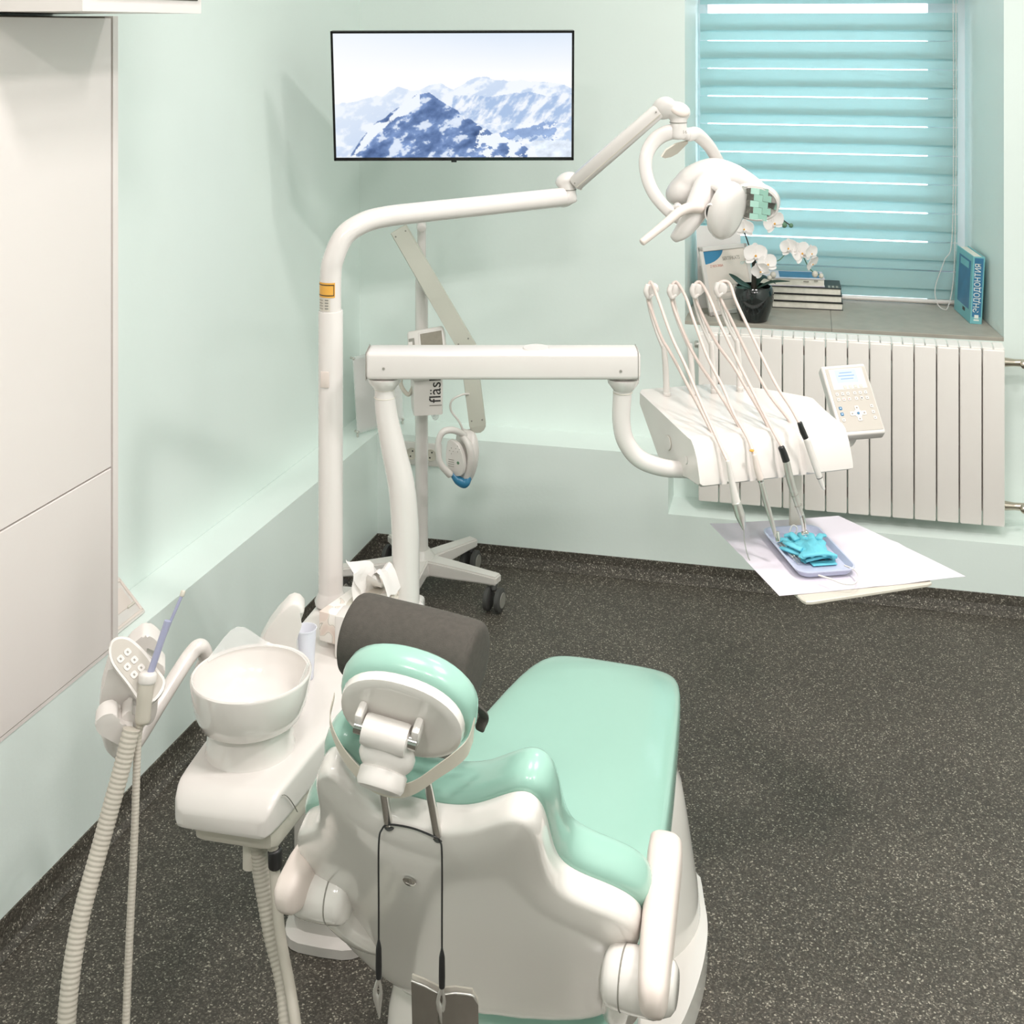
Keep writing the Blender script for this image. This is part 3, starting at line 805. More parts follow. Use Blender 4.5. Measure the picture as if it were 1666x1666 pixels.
def orchid():
    base = Pz(1226, 521, SILL)
    t = thing('potted_orchid', 'white orchid in a glossy black pot on the window sill', 'potted plant', base)
    w0 = base.y
    k = w0 / FPX
    prof = [(.046, 0), (.050, .002), (.062, .035), (.073, .075), (.074, .098), (.070, .114), (.066, .122), (.062, .121), (.064, .112), (.066, .098)]
    prof = [(r * .96, z * 1.0) for r, z in prof]
    lathe('pot', prof, Matrix.Translation(base), M['pot'], t, n=44)
    lathe('soil', [(.004, .106), (.03, .108), (.060, .104), (.061, .098), (.01, .096)], Matrix.Translation(base), M['soil'], t, n=28)
    def leaf(pts, wd):
        ps = catmull(pts, 6); n = len(ps); g = []
        for i, p in enumerate(ps):
            f = i / (n - 1); ww = wd * math.sin(PI * min(1, f * .9 + .08)) ** .8
            tan = (ps[min(i + 1, n - 1)] - ps[max(i - 1, 0)]).normalized()
            sd = tan.cross(V((0, -.5, 1))).normalized()
            g.append([p - sd * ww + UP * ww * .35, p - sd * ww * .5 + UP * .05 * ww, p, p + sd * ww * .5 + UP * .05 * ww, p + sd * ww + UP * ww * .35])
        link('leaf', sheet_me(g, .0015), M['leaf'], t)
    top = base + UP * .108
    leaf([top, P(1205, 462, w0 - .02), P(1186, 446, w0 - .03)], .018)
    leaf([top + V((.004, 0, 0)), P(1255, 460, w0 - .03), P(1285, 458, w0 - .05)], .008)
    leaf([top, P(1240, 452, w0 + .02), P(1262, 462, w0 + .05)], .012)
    leaf([top, P(1212, 470, w0 - .04), P(1196, 468, w0 - .07)], .010)
    for dx, dy in ((-.010, -14), (.004, -20), (.014, -12), (-.004, -9)):
        tube('shoot', [top + V((dx * .3, 0, 0)), top + V((dx, -.01, -dy * .0016))], [.0035, .001], M['darkstem'], t, n=6)
    tube('stake', [top, P(1227, 430, w0), P(1223, 418, w0)], [.009, .008, .007], M['darkstem'], t, n=10)
    tube('stem', [top, P(1226, 425, w0 - .006), P(1216, 392, w0 - .01), P(1206, 360, w0 - .02), P(1220, 345, w0 - .02), P(1262, 352, w0 - .02), P(1285, 366, w0 - .02)], .0022, M['darkstem'], t, n=7)
    tube('stem', [P(1228, 440, w0 - .008), P(1240, 430, w0 - .02), P(1266, 424, w0 - .02), P(1280, 412, w0 - .02), P(1300, 408, w0 - .02), P(1318, 438, w0 - .02), P(1336, 448, w0 - .02)], .0019, M['stem'], t, n=7)
    def petal_me(c, a, b, n, cup):
        rows = 6; g = []
        ax = a.normalized(); sd = n.cross(ax).normalized()
        L = a.length
        for i in range(rows + 1):
            f = i / rows
            ww = b * math.sin(PI * (f * .86 + .10)) ** .7
            g.append([c + ax * L * f + sd * ww * s + n * (cup * (f * f) * L + abs(s) * ww * .18 - .15 * L * f * (1 - f)) for s in (-1, -.55, 0, .55, 1)])
        return sheet_me(g, .0012)
    def flower(px, py, r, tilt=(0, 0), roll=0.0, dw=-.03):
        c = P(px, py, w0 + dw)
        n = V((tilt[0], -1, tilt[1])).normalized()
        xa = UP.cross(n).normalized() * -1; ya = n.cross(xa).normalized()
        if ya.z < 0: ya = -ya
        R = r * k
        fl = link('flower', ell_me(c, (xa * .05 * R, ya * .07 * R, n * .09 * R), 8, 6), M['petal'], t)
        for ang, L, Wd in ((0, .95, .40), (125, .92, .33), (235, .92, .33), (62, 1.0, .62), (298, 1.0, .62)):
            a = math.radians(ang) + roll
            d = (ya * math.cos(a) + xa * math.sin(a))
            p = link('petal', petal_me(c + n * (.002 if Wd > .5 else 0), d * R * L, R * Wd * 1.0, n, .12), M['petal'], fl)
        link('lip', ell_me(c - ya * .16 * R + n * .18 * R, (xa * .13 * R, ya * .2 * R, n * .12 * R), 10, 6), M['petal'], fl)
        link('lip_centre', ell_me(c - ya * .05 * R + n * .26 * R, (xa * .10 * R, ya * .11 * R, n * .06 * R), 8, 6), M['yellow'], fl, label='orange yellow centre')
    flower(1228, 415, 21, (.1, .1))
    flower(1247, 430, 19, (.35, .2), .2)
    flower(1238, 440, 16, (-.3, -.3), .5, -.04)
    flower(1258, 362, 20, (.3, -.1), .4)
    flower(1212, 372, 17, (-.5, 0), 0)
    flower(1302, 412, 20, (.5, .2), .4)
    flower(1285, 404, 17, (-.9, .2), .2)
    flower(1318, 412, 15, (.7, 0), .1)
    flower(1320, 428, 14, (.8, -.5), .6)
    for px, py, r in ((1326, 446, 5), (1336, 449, 4), (1276, 366, 4.5), (1287, 367, 3.5), (1258, 447, 5), (1252, 452, 4)):
        link('bud', ell_me(P(px, py, w0 - .02), (V((r * k, 0, 0)), V((0, r * k, 0)), V((0, 0, r * k * 1.1))), 10, 8), M['stem'] if py < 400 else M['greyplastic'], t)
orchid()

# ------------------------------------------------------------------ small wall fittings
def wall_bits():
    # frosted plate on the left wall by the corner, held by four stand-offs on the ledge
    c0, c1 = P(580, 711, 4.37), P(656, 687, 4.52)
    c0.z = c1.z = LEDGE + .012
    wd, h = (c1 - c0).length, .270
    ex = (c1 - c0).normalized(); bk = V((-ex.y, ex.x, 0))
    ey = (UP - bk * -.10).normalized()
    F = frame((c0 + c1) / 2 + ey * h / 2, ex, ey)
    t = thing('notice_plate', 'white notice plate in clear holder standing across the room corner', 'sign', (c0 + c1) / 2)
    box('card', (wd - .016, h - .02, .002), F, M['tissue'], t, bev=0)
    box('clear_cover', (wd, h, .003), F @ Matrix.Translation((0, 0, .003)), M['clear'], t, bev=.001)
    for sx in (-1, 1):
        for sy in (-1, 1):
            p = F @ V((sx * (wd / 2 - .004), sy * (h / 2 - .006), 0))
            tube('standoff', [p - bk * .006, p + bk * .012], .0045, M['steel'], t, n=10, sm=0)
    tube('foot', [F @ V((-wd / 2 + .004, -h / 2, .0)), F @ V((-wd / 2 + .004, -h / 2 - .011, .0))], .004, M['steel'], t, n=10, sm=0)
    tube('foot', [F @ V((wd / 2 - .004, -h / 2, .0)), F @ V((wd / 2 - .004, -h / 2 - .011, .0))], .004, M['steel'], t, n=10, sm=0)
    # double socket on the dado of the back wall
    c = BW(.168, -.005, .362)
    F = frame(c, BV, UP)
    t = thing('wall_socket', 'white double socket low on the back wall beside lamp stand', 'socket', c)
    box('plate', (.15, .082, .01), F, M['plastic'], t, bev=.004)
    for x in (-.036, .036):
        Fs = F @ Matrix.Translation((x, 0, .0052))
        s = lathe('recess', [(.021, .0), (.021, .002), (.0185, .002), (.0175, -.001), (.001, -.001)], Fs, M['greyplastic'], t, n=28)
        for y in (-.0095, .0095):
            lathe('pin_hole', [(.003, 0), (.003, .0008), (.001, .0008)], Fs @ Matrix.Translation((y * .4, y, -.0005)), M['black'], s, n=10)
    # white framed plate lying against the left wall on the ledge next to the cabinet
    a = LW(-1.56, .03, LEDGE); b = LW(-1.44, .03, LEDGE)
    ey = (UP * .72 + LN * .70).normalized()
    F = frame((a + b) / 2 + ey * .055 + UP * .002, LV, ey)
    t = thing('switch_panel', 'white panel with raised frame leaning on ledge beside tall cabinet', 'wall panel', (a + b) / 2)
    box('plate', (.15, .11, .008), F, M['plastic'], t, bev=.003)
    ms = [box_me((x, y, .004), F @ Matrix.Translation((px, py, .005)), .0012, 1) for px, py, x, y in ((0, .046, .14, .007), (0, -.046, .14, .007), (.066, 0, .007, .095), (-.066, 0, .007, .095))]
    link('rim', join_me(ms), M['warmplastic'], t, smooth=0)
    box('rocker', (.075, .05, .004), F @ Matrix.Translation((.015, .005, .005)), M['warmplastic'], t, bev=.0015)
    box('latch', (.03, .006, .006), F @ Matrix.Translation((.045, -.02, .006)), M['greyplastic'], t, bev=.002)
wall_bits()

# ------------------------------------------------------------------ whitening lamp on a wheeled stand
def whitening_lamp():
    hx, hy = -0.335, 4.085
    t = thing('whitening_lamp', 'white whitening lamp on a five legged wheeled stand in the corner', 'dental lamp', (hx, hy, 0))
    hub = V((hx, hy, .105))
    lathe('hub', [(.05, -.03), (.055, -.02), (.05, .01), (.034, .035), (.026, .045)], Matrix.Translation(hub), M['plastic'], t, n=30)
    for i in range(5):
        a = math.radians(-25 + 72 * i)
        d = V((math.cos(a), math.sin(a), 0)); s = V((-d.y, d.x, 0))
        R_ = .285 if i in (0, 3, 4) else .245
        rings = []
        for f, hw, z0, z1 in ((.10, .030, .075, .125), (.4, .026, .078, .122), (.8, .022, .084, .116), (1.0, .021, .086, .113)):
            c = V((hx, hy, 0)) + d * R_ * f
            rings.append([c + s * hw + UP * z0, c + s * hw + UP * z1, c - s * hw + UP * z1, c - s * hw + UP * z0])
        me = skin_me(rings)
        bm = bmesh.new(); bm.from_mesh(me); bmesh.ops.bevel(bm, geom=bm.edges[:], offset=.005, segments=2, affect='EDGES')
        lg = link('leg', bm_me(bm), M['plastic'], t)
        ax = V((math.cos(.35), -math.sin(.35), 0))
        fw = V((ax.y, -ax.x, 0))
        c = V((hx, hy, .040)) + d * (R_ - .012) + fw * .012
        ms = []
        for sd in (-1, 1):
            ms.append(lathe_me([(.001, -.010), (.030, -.010), (.037, -.006), (.037, .006), (.030, .010), (.001, .010)], frame(c + ax * .019 * sd, UP, fw), 28))
        wh = link('caster', join_me(ms), M['darkgrey'], lg)
        lathe('wheel_cap', [(.024, 0), (.023, .002), (.001, .002)], frame(c + ax * .0292, UP.cross(ax), UP), M['midgrey'], lg, n=24)
        tube('caster_stem', [c + UP * .03, c + UP * .052 - fw * .012], .010, M['darkgrey'], lg, n=10, sm=0)
    tube('pole', [hub + UP * .03, V((hx, hy, 1.02))], .0215, M['lacquer'], t, n=24, sm=0, round_end=False)
    tube('pole', [V((hx, hy, 1.02)), V((hx, hy, 1.10))], [.022, .015], M['lacquer'], t, n=24, sm=2, round_end=False)
    tube('pole', [V((hx, hy, 1.10)), V((hx, hy, 1.262))], .0145, M['lacquer'], t, n=20, sm=0)
    # control box
    w = 4.03
    o = P(697, 600, w)
    ex = V((.985, .17, 0)).normalized(); 
    F = frame(o, ex, UP)
    # body: sloped head with the display, long box with the lettering below
    prof = [(-.055, -.135), (-.055, .02), (-.020, .055), (.055, .055), (.055, -.10), (.02, -.135)]       # (depth, height)
    bF = F @ Matrix(((0, 0, 1, -.006), (0, 1, 0, 0), (-1, 0, 0, .0), (0, 0, 0, 1)))
    b = link('control_box', prism_me([(x, y) for x, y in prof], -.048, .048, bF, .006), M['plastic'], t)
    # upper head wider, tilted to the front
    tl, tr, bl_ = P(661, 541, w - .01), P(718, 531, w - .01), P(667, 585, w - .07)
    ex2 = (tr - tl).normalized(); ey2 = (tl - bl_).normalized()
    hw = (tr - tl).length
    F2 = frame((tl + tr) / 2 - ey2 * .075, ex2, ey2)
    hd = box('display_head', (hw + .006, .16, .05), F2 @ Matrix.Translation((0, 0, -.024)), M['plastic'], t, bev=.010, seg=3)
    box('display', (hw * .62, .060, .002), F2 @ Matrix.Translation((.018, .030, .001)), M['lcd_off'], hd, bev=0)
    fr = [box_me((a, c, .004), F2 @ Matrix.Translation((x + .018, y + .030, .001)), .001, 1) for x, y, a, c in ((0, .033, hw * .68, .006), (hw * .33, 0, .006, .07), (-hw * .33, 0, .006, .07))]
    link('display_frame', join_me(fr), M['lacquer'], hd, smooth=0)
    box('card_slot', (.018, .06, .004), F2 @ Matrix.Translation((-hw * .40, .020, .0015)), M['midgrey'], hd, bev=.001)
    box('card', (.014, .05, .010), F2 @ Matrix.Translation((-hw * .43, .010, .006)), M['lacquer'], hd, bev=.001)
    R = F @ Matrix.Translation((.018, -.048, .0555)) @ Matrix.Rotation(PI / 2, 4, 'Z')
    text('lettering', 'fläsh', .054, R, M['letterblack'], b)
    box('print_line', (.04, .003, .0004), F @ Matrix.Translation((.018, -.104, .0556)), M['lettergrey'], b, bev=0)
    tube('cable_plug', [P(702, 668, w), P(708, 680, w - .01), P(712, 672, w - .02)], .008, M['clear'], t, n=8)
    tube('coiled_cord', [P(655, 600, w), P(652, 625, w - .01), P(664, 642, w - .01), P(672, 630, w)], .007, M['greyplastic'], t, n=8)
    # flat grey arm
    top, el, low = P(648, 372, 4.02), P(761, 566, 4.00), P(777, 690, 4.0)
    pv = V((hx, hy, 1.25))
    def bar(a, b, name, wd=.058, th=.022):
        ex = (b - a).normalized(); ey = V((0, 1, 0)).cross(ex).normalized()
        F = frame((a + b) / 2, ex, ey)
        L = (b - a).length
        ol = [(-L / 2, -wd / 2), (L / 2, -wd / 2)] + [(L / 2 + wd / 2 * math.sin(q), -wd / 2 * math.cos(q)) for q in np.linspace(.3, PI - .3, 6)] + [(L / 2, wd / 2), (-L / 2, wd / 2)]
        o = link(name, prism_me(ol, -th / 2, th / 2, F, .003, 2), M['greybar'], t)
        fr = -1 if (F.to_3x3() @ V((0, 0, 1))).y > 0 else 1
        for sx in (-.46, .44):
            for sy in (-.32, .32):
                lathe('rivet', [(.003, 0), (.0025, .001), (.0005, .001)], frame(F @ V((L * sx, wd * sy, fr * th / 2)), (1, 0, 0), (0, 0, 1)), M['midgrey'], o, n=10)
        return o
    bar(top, el, 'arm')
    bar(el + V((0, -.004, .01)), low, 'lower_arm', .054)
    tube('pivot', [pv, V((hx + .005, 4.02, 1.225))], .016, M['lacquer'], t)
    tube('arm_rod', [P(662, 420, 4.05), P(694, 478, 4.06)], .006, M['lacquer'], t)
    # lamp head hanging on a hook
    wl = 4.0
    tube('hook', [low + V((-.01, 0, .0)), P(769, 697, wl), P(765, 712, wl)], .008, M['steel'], t, n=10)
    tube('cable', [P(768, 641, wl), P(752, 642, wl - .03), P(735, 652, wl - .04), P(734, 668, wl - .03), P(747, 686, wl - .02), P(754, 702, wl - .01)], .0035, M['plastic'], t, n=8)
    ax_in = V((-.80, -.6, 0)).normalized()          # keypad side faces left towards the room
    ax_s = V((.6, -.80, 0)).normalized()
    hub_ = P(752, 744, wl)
    body = [ell_me(hub_ + V((.014, 0, 0)), (ax_in * .032, ax_s * .052, V((.012, 0, .092)))),
            ell_me(P(755, 715, wl), (ax_in * .022, ax_s * .035, UP * .035))]
    hd = blob('lamp_head', body, M['plastic'], t, .004, 4)
    tube('handle', [P(757, 708, wl - .03), P(738, 700, wl - .06), P(722, 702, wl - .075), P(714, 715, wl - .08), P(713, 735, wl - .08), P(717, 755, wl - .075), P(732, 772, wl - .06)], [.009, .011, .011, .010, .009, .010, .012], M['plastic'], hd, n=12)
    tube('handle', [P(750, 706, wl - .03), P(762, 724, wl - .05), P(766, 748, wl - .05), P(758, 778, wl - .04)], [.010, .011, .012, .012], M['plastic'], hd, n=12)
    kp = P(741, 745, wl - .048)
    Fk = frame(kp, V((.86, -.5, 0)), V((.05, 0, 1)))
    pad = link('keypad', prism_me(smooth2d([(-.028, .05), (.012, .045), (.032, .0), (.03, -.045), (.0, -.055), (-.03, -.03)], 4), -.012, .006, Fk, .003), M['plastic'], hd)
    for cxk, cyk in ((-.012, .022), (.012, .032)):
        for q in range(8):
            a = q * PI / 4
            box('key_mark', (.004, .0016, .0005), Fk @ Matrix.Translation((cxk + .007 * math.cos(a), cyk + .009 * math.sin(a), .0065)) @ Matrix.Rotation(a, 4, 'Z'), M['lettergrey'], pad, bev=0) if q % 2 == 0 else None
    for q in range(4):
        box('print_line', (.022, .0016, .0005), Fk @ Matrix.Translation((-.012, -.006 - q * .007, .0065)), M['lettergrey'], pad, bev=0)
    lathe('button', [(.005, 0), (.004, .0015), (.0005, .0015)], Fk @ Matrix.Translation((.014, -.012, .006)), M['stem'], pad, n=14)
    g = [P(731, 772, wl - .06), P(744, 776, wl - .06), P(762, 776, wl - .05)]
    tube('visor', [P(734, 770, wl - .05), P(745, 781, wl - .05), P(756, 786, wl - .05), P(763, 778, wl - .04)], [.006, .014, .016, .010], M['visorblue'], hd, label='blue tinted visor', n=10)
M['visorblue'] = mat('blue_tinted_visor', srgb(52, 124, 162), 0.25)
whitening_lamp()

# ------------------------------------------------------------------ dental chair
PH = math.radians(17.2)
CA, CR = V((math.sin(PH), math.cos(PH), 0)), V((math.cos(PH), -math.sin(PH), 0))     # along / across the chair
CS = V((-0.1324, 1.6546, 0))
def CH(p, q, z): return CS + CA * p + CR * q + UP * z
TB = 0.6                                               # recline of the back: forward run per unit of drop
def BK(q, z, off=0.0):
    """point on the back shell's plane; off = distance in front of it"""
    n = (CA * 1 + UP * TB).normalized()
    return CH(-(z - .85) * TB, q, z) + n * off
SHELL = [(-0.174, 0.817), (-0.159, 0.846), (-0.141, 0.862), (-0.126, 0.858), (-0.114, 0.838), (-0.10, 0.813), (-0.082, 0.796), (-0.055, 0.788), (-0.024, 0.786), (0.012, 0.787), (0.05, 0.798), (0.085, 0.820), (0.114, 0.838),
         (0.136, 0.841), (0.151, 0.826), (0.155, 0.791), (0.154, 0.747), (0.156, 0.712), (0.166, 0.686), (0.187, 0.667), (0.217, 0.65), (0.242, 0.631), (0.257, 0.609), (0.259, 0.582), (0.249, 0.547), (0.227, 0.513), (0.209, 0.481), (0.201, 0.447),
         (0.196, 0.405), (0.180, 0.372), (0.13, 0.345), (0.066, 0.328), (-0.023, 0.308), (-0.081, 0.295), (-0.136, 0.291), (-0.182, 0.307), (-0.224, 0.339), (-0.250, 0.376), (-0.262, 0.412), (-0.266, 0.474), (-0.268, 0.55), (-0.268, 0.61), (-0.260, 0.650), (-0.235, 0.685), (-0.204, 0.71), (-0.184, 0.765)]
def dental_chair():
    t = thing('dental_chair', 'mint upholstered dental chair with white shell standing in the room', 'dental chair', CH(.75, 0, 0))
    n_ = (CA + UP * TB).normalized(); upb = (UP - CA * TB).normalized()
    org = BK(0, .6)
    F = Matrix(((CR.x, upb.x, -n_.x, org.x), (CR.y, upb.y, -n_.y, org.y), (CR.z, upb.z, -n_.z, org.z), (0, 0, 0, 1)))
    F3 = frame(org, CR, upb)                                # z points out of the back towards the viewer side or away
    sgn = 1 if F3.to_3x3() @ V((0, 0, 1)) @ n_ < 0 else -1
    k = math.sqrt(1 + TB * TB)
    def outl(sc=0.0, sub=4):
        o = smooth2d([(q, (z - .6) * k) for q, z in SHELL], sub)
        if not sc: return o
        res = []
        for i, (x, y) in enumerate(o):
            x0, y0 = o[i - 1]; x1, y1 = o[(i + 1) % len(o)]
            tx, ty = x1 - x0, y1 - y0; l = math.hypot(tx, ty) or 1
            res.append((x + ty / l * sc, y - tx / l * sc))
        return res
    area = sum(a[0] * b[1] - b[0] * a[1] for a, b in zip(outl(), outl()[1:] + outl()[:1]))
    io = 1 if area > 0 else -1            # outward sign for offsets
    # offset curves, kept free of fold-overs by smoothing
    def off(s_):
        o = [V((x, y, 0)) for x, y in outl(s_ * io)]
        for _ in range(3): o = [(o[i - 1] + o[i] * 2 + o[(i + 1) % len(o)]) / 4 for i in range(len(o))]
        return [(v.x, v.y) for v in o]
    def layered(levels):
        rings = []
        for s_, d in levels:
            rings.append([F @ V((x, y, d)) for x, y in off(s_)])
        return rings
    # F's z axis = -n_: positive towards the back (viewer)
    def capped(levels):
        """loft of offset outlines, both ends filled with an even grid; the sides curl forward"""
        from mathutils.geometry import delaunay_2d_cdt
        curves = [off(s_) for s_, d in levels]
        n = len(curves[0]); vs = []; fs = []
        for c, (s_, d) in zip(curves, levels): vs += [(x, y, d) for x, y in c]
        for i in range(len(curves) - 1):
            for j in range(n): fs.append((i * n + j, i * n + (j + 1) % n, (i + 1) * n + (j + 1) % n, (i + 1) * n + j))
        for idx in (0, len(curves) - 1):
            c = curves[idx]; d = levels[idx][1]
            xs = [x for x, y in c]; ys = [y for x, y in c]
            def inside(px, py, m=.009):
                k_ = False
                for q in range(n):
                    (x0, y0), (x1, y1) = c[q - 1], c[q]
                    if (px - x0) ** 2 + (py - y0) ** 2 < m * m: return False
                    if (y0 > py) != (y1 > py) and px < (x1 - x0) * (py - y0) / (y1 - y0) + x0: k_ = not k_
                return k_
            g = [(a, b) for a in np.arange(min(xs), max(xs), .016) for b in np.arange(min(ys), max(ys), .016) if inside(a, b)]
            pts = [V(q) for q in c] + [V(q) for q in g]
            ov, oe, of, *_ = delaunay_2d_cdt(pts, [(q, (q + 1) % n) for q in range(n)], [], 1, 1e-6)
            base = len(vs)
            m_ = {}
            for q, v in enumerate(ov):
                best = None
                for r_ in range(n):
                    if abs(c[r_][0] - v.x) < 1e-6 and abs(c[r_][1] - v.y) < 1e-6: best = idx * n + r_; break
                if best is None:
                    e = min(math.hypot(v.x - x, v.y - y) for x, y in c)
                    bulge = .010 * (1 - math.exp(-e / .022)) * (1 if idx else -1)
                    vs.append((v.x, v.y, d + bulge * levels[idx][2] if len(levels[idx]) > 2 else d + bulge)); best = len(vs) - 1
                m_[q] = best
            for f in of: fs.append(tuple(m_[q] for q in f))
        vs = [F @ V((x, y, d - .28 * x * x)) for x, y, d in vs]
        bm = bmesh.new(); bv = [bm.verts.new(v) for v in vs]
        for f in fs:
            try: bm.faces.new([bv[q] for q in f])
            except ValueError: pass
        return bm_me(bm)
    sh = link('back_shell', capped([(-.006, -.030), (-.001, -.026), (.0, -.014), (.0, .000), (-.0025, .007), (-.006, .011), (-.010, .0125)]), M['shell'], t, smooth=70)
    link('back_cushion', capped([(-.004, -.088), (.002, -.083), (.006, -.072), (.008, -.058), (.007, -.044), (.003, -.034), (-.004, -.030)]), M['mint'], t, smooth=70)
    # emblem screw in the back
    c = BK(-.056, .676, -.0225)
    lathe('screw_cap', [(.0095, 0), (.010, .002), (.007, .0045), (.001, .005)], frame(c, CR, (n_ * -1).cross(CR)), M['chrome'], t, n=20)
    # ---- seat with leg rest: one long cushion, tapered towards the foot
    rings = []
    prof = [(.335, .185, .470, .10), (.345, .200, .492, .125), (.37, .215, .502, .13), (.45, .238, .503, .13), (.65, .222, .502, .12), (.85, .196, .501, .105), (.99, .176, .500, .09), (1.07, .160, .497, .078), (1.10, .140, .488, .055), (1.108, .118, .475, .02)]
    ql = [.0, .0, .0, -.002, -.004, -.002, .0, .002, .004, .004]
    for (p, hw, zt, th), qc in zip(prof, ql):
        c = CH(p, qc, zt - th / 2)
        rings.append(sring(c, CR, UP, hw, th / 2, 5.5 if p < 1.05 else 3.5, 40))
    o = link('seat_cushion', skin_me(rings), M['mint'], t, smooth=60); subd(o, 1)
    # white tub under the seat
    rings = []
    for p, hw, zt, zb in ((.36, .15, .40, .30), (.42, .21, .392, .27), (.6, .20, .385, .25), (.9, .16, .38, .29), (1.0, .12, .39, .34)):
        rings.append(sring(CH(p, 0, (zt + zb) / 2), CR, UP, hw, (zt - zb) / 2, 3.5, 32))
    link('seat_pan', skin_me(rings), M['shell'], t, smooth=60)
    # rear cushion corner seen under the shell
    rings = []
    for q, r in ((-.16, .02), (-.14, .035), (0, .042), (.15, .040), (.19, .034), (.205, .02)):
        rings.append(sring(CH(.395, q, .275), CA, UP, r * 1.3, r, 2.6, 20))
    link('lumbar_cushion', skin_me(rings), M['mint'], t, smooth=60)
    # ---- base: drum under the leg rest, lift column and floor plate
    c = CH(.95, .012, 0)
    lathe('drum', [(.205, .01), (.212, .03), (.202, .12), (.184, .24), (.170, .318), (.160, .336), (.140, .342), (.002, .342)], Matrix.Translation(c), M['shell'], t, n=64)
    pl = smooth2d([(.20, -.22), (.5, -.24), (.95, -.26), (1.15, -.10), (1.15, .15), (1.0, .225), (.86, .245), (.70, .232), (.55, .195), (.20, .20), (.12, .0)], 6)
    FB = Matrix(((CA.x, CR.x, 0, CS.x), (CA.y, CR.y, 0, CS.y), (0, 0, 1, 0), (0, 0, 0, 1)))
    link('floor_plate', prism_me(pl, .001, .062, FB, .014, 3), M['shell'], t, smooth=40)
    rings = []
    for z, a, b in ((.05, .17, .15), (.10, .15, .135), (.20, .135, .125), (.30, .13, .12), (.36, .14, .13)):
        rings.append(sring(CH(.50, 0, z), CA, CR, a, b, 3.2, 36))
    link('lift_column', skin_me(rings), M['shell'], t, smooth=60)
    rings = []
    for z, a, b, p in ((.055, .12, .215, .45), (.15, .11, .212, .45), (.22, .10, .208, .45), (.262, .09, .20, .45)):
        rings.append(sring(CH(p, -.015, z), CA, CR, a, b, 5, 40))
    link('rear_cover', skin_me(rings), M['shell'], t, smooth=60)
    # ---- arm rests
    def arm(side, q0, p0):
        a0, a1 = CH(p0, q0, .594), CH(p0 + .262, q0 - .028 * side, .642)
        ex = (a1 - a0).normalized()
        sd = CR
        upv = sd.cross(ex); 
        if upv.z < 0: upv = -upv
        rings = []
        for f, hw, th in ((-.02, .010, .010), (.01, .017, .024), (.06, .0205, .030), (.2, .0225, .032), (.5, .0245, .030), (.85, .0265, .028), (.95, .025, .025), (.985, .020, .018), (1.0, .010, .008)):
            c = a0.lerp(a1, f) - upv * (.018 if f < .1 else .012)
            rings.append(sring(c, sd, upv, hw, th, 3.2, 28))
        ar = link('arm_rest', skin_me(rings), M['warmplastic'], t, smooth=60)
        hub = CH(p0 + .068, q0 - .020 * side, .556)
        tube('arm_hinge', [hub - CR * .046 * side, hub - CR * .02 * side, hub + CR * .014 * side, hub + CR * .030 * side], [.038, .040, .040, .034], M['shell'], ar, n=28, sm=3)
        lathe('hinge_ring', [(.0392, -.0012), (.0402, 0), (.0392, .0012)], frame(hub - CR * .032 * side, UP, CA), M['midgrey'], ar, n=32)
        tube('arm_bracket', [hub - CR * .02 * side - UP * .01, CH(p0 + .13, q0 - .07 * side, .46), CH(p0 + .25, q0 - .10 * side, .37)], [.026, .024, .03], M['shell'], ar, n=18)
    arm(1, .296, .070)
    arm(-1, -.266, .100)
    # ---- head rest on two posts
    pl_, pr_ = P(632, 1340, 1.704), P(712, 1359, 1.684)
    hl, hr = pl_ + upb * .080 + CR * -.008 + n_ * .034, pr_ + upb * .078 + CR * -.011 + n_ * .034
    for a, b in ((pl_, hl), (pr_, hr)):
        p = tube('head_rest_post', [a - upb * .012 + n_ * .012, a, b], .0062, M['chrome'], t, n=14, sm=0)
        lathe('collar', [(.0066, -.002), (.0088, -.001), (.0090, .001), (.0066, .002)], frame(a - upb * .004 + n_ * .002, CR, (n_ * -.55 + upb * .83).normalized().cross(CR)), M['darkgrey'], p, n=18)
    HC = P(652, 1170, 1.665)
    ra = (CR * math.cos(.20) - upb * math.sin(.20)).normalized()
    un = (upb + n_ * .15).normalized(); un = (un - ra * un.dot(ra)).normalized()
    fw = un.cross(ra); 
    if fw.dot(n_) < 0: fw = -fw
    def el(c, a, b, n=40, p=2.2): return sring(c, ra, un, a, b, p, n)
    hp = link('head_rest_plate', skin_me([el(HC - fw * .002, .070, .052), el(HC - fw * .004, .078, .060), el(HC, .086, .068), el(HC + fw * .010, .088, .070), el(HC + fw * .014, .086, .068)]), M['shell'], t, smooth=50)
    link('head_rest_cushion', skin_me([el(HC + fw * .012, .080, .062), el(HC + fw * .014, .089, .071), el(HC + fw * .022, .095, .077), el(HC + fw * .036, .098, .080), el(HC + fw * .050, .095, .077), el(HC + fw * .060, .084, .066), el(HC + fw * .065, .060, .045)]), M['mint'], t, smooth=60)
    # hinge block, axle and locking knob on the back of the plate
    hc = HC - fw * .024 - un * .004 - ra * .012
    tube('hinge_axle', [hc - ra * .044, hc + ra * .044], .0095, M['chrome'], hp, n=20, sm=0, round_end=False)
    tube('hinge_barrel', [hc - ra * .030, hc - ra * .026, hc + ra * .026, hc + ra * .030], [.018, .020, .020, .018], M['plastic'], hp, n=24, sm=2)
    for s in (-1, 1):
        box('hinge_lug', (.012, .030, .026), frame(hc + ra * .040 * s + fw * .010 + un * .008, ra, un), M['plastic'], hp, bev=.005)
    kc = hc - un * .045 - fw * .010 + ra * .004
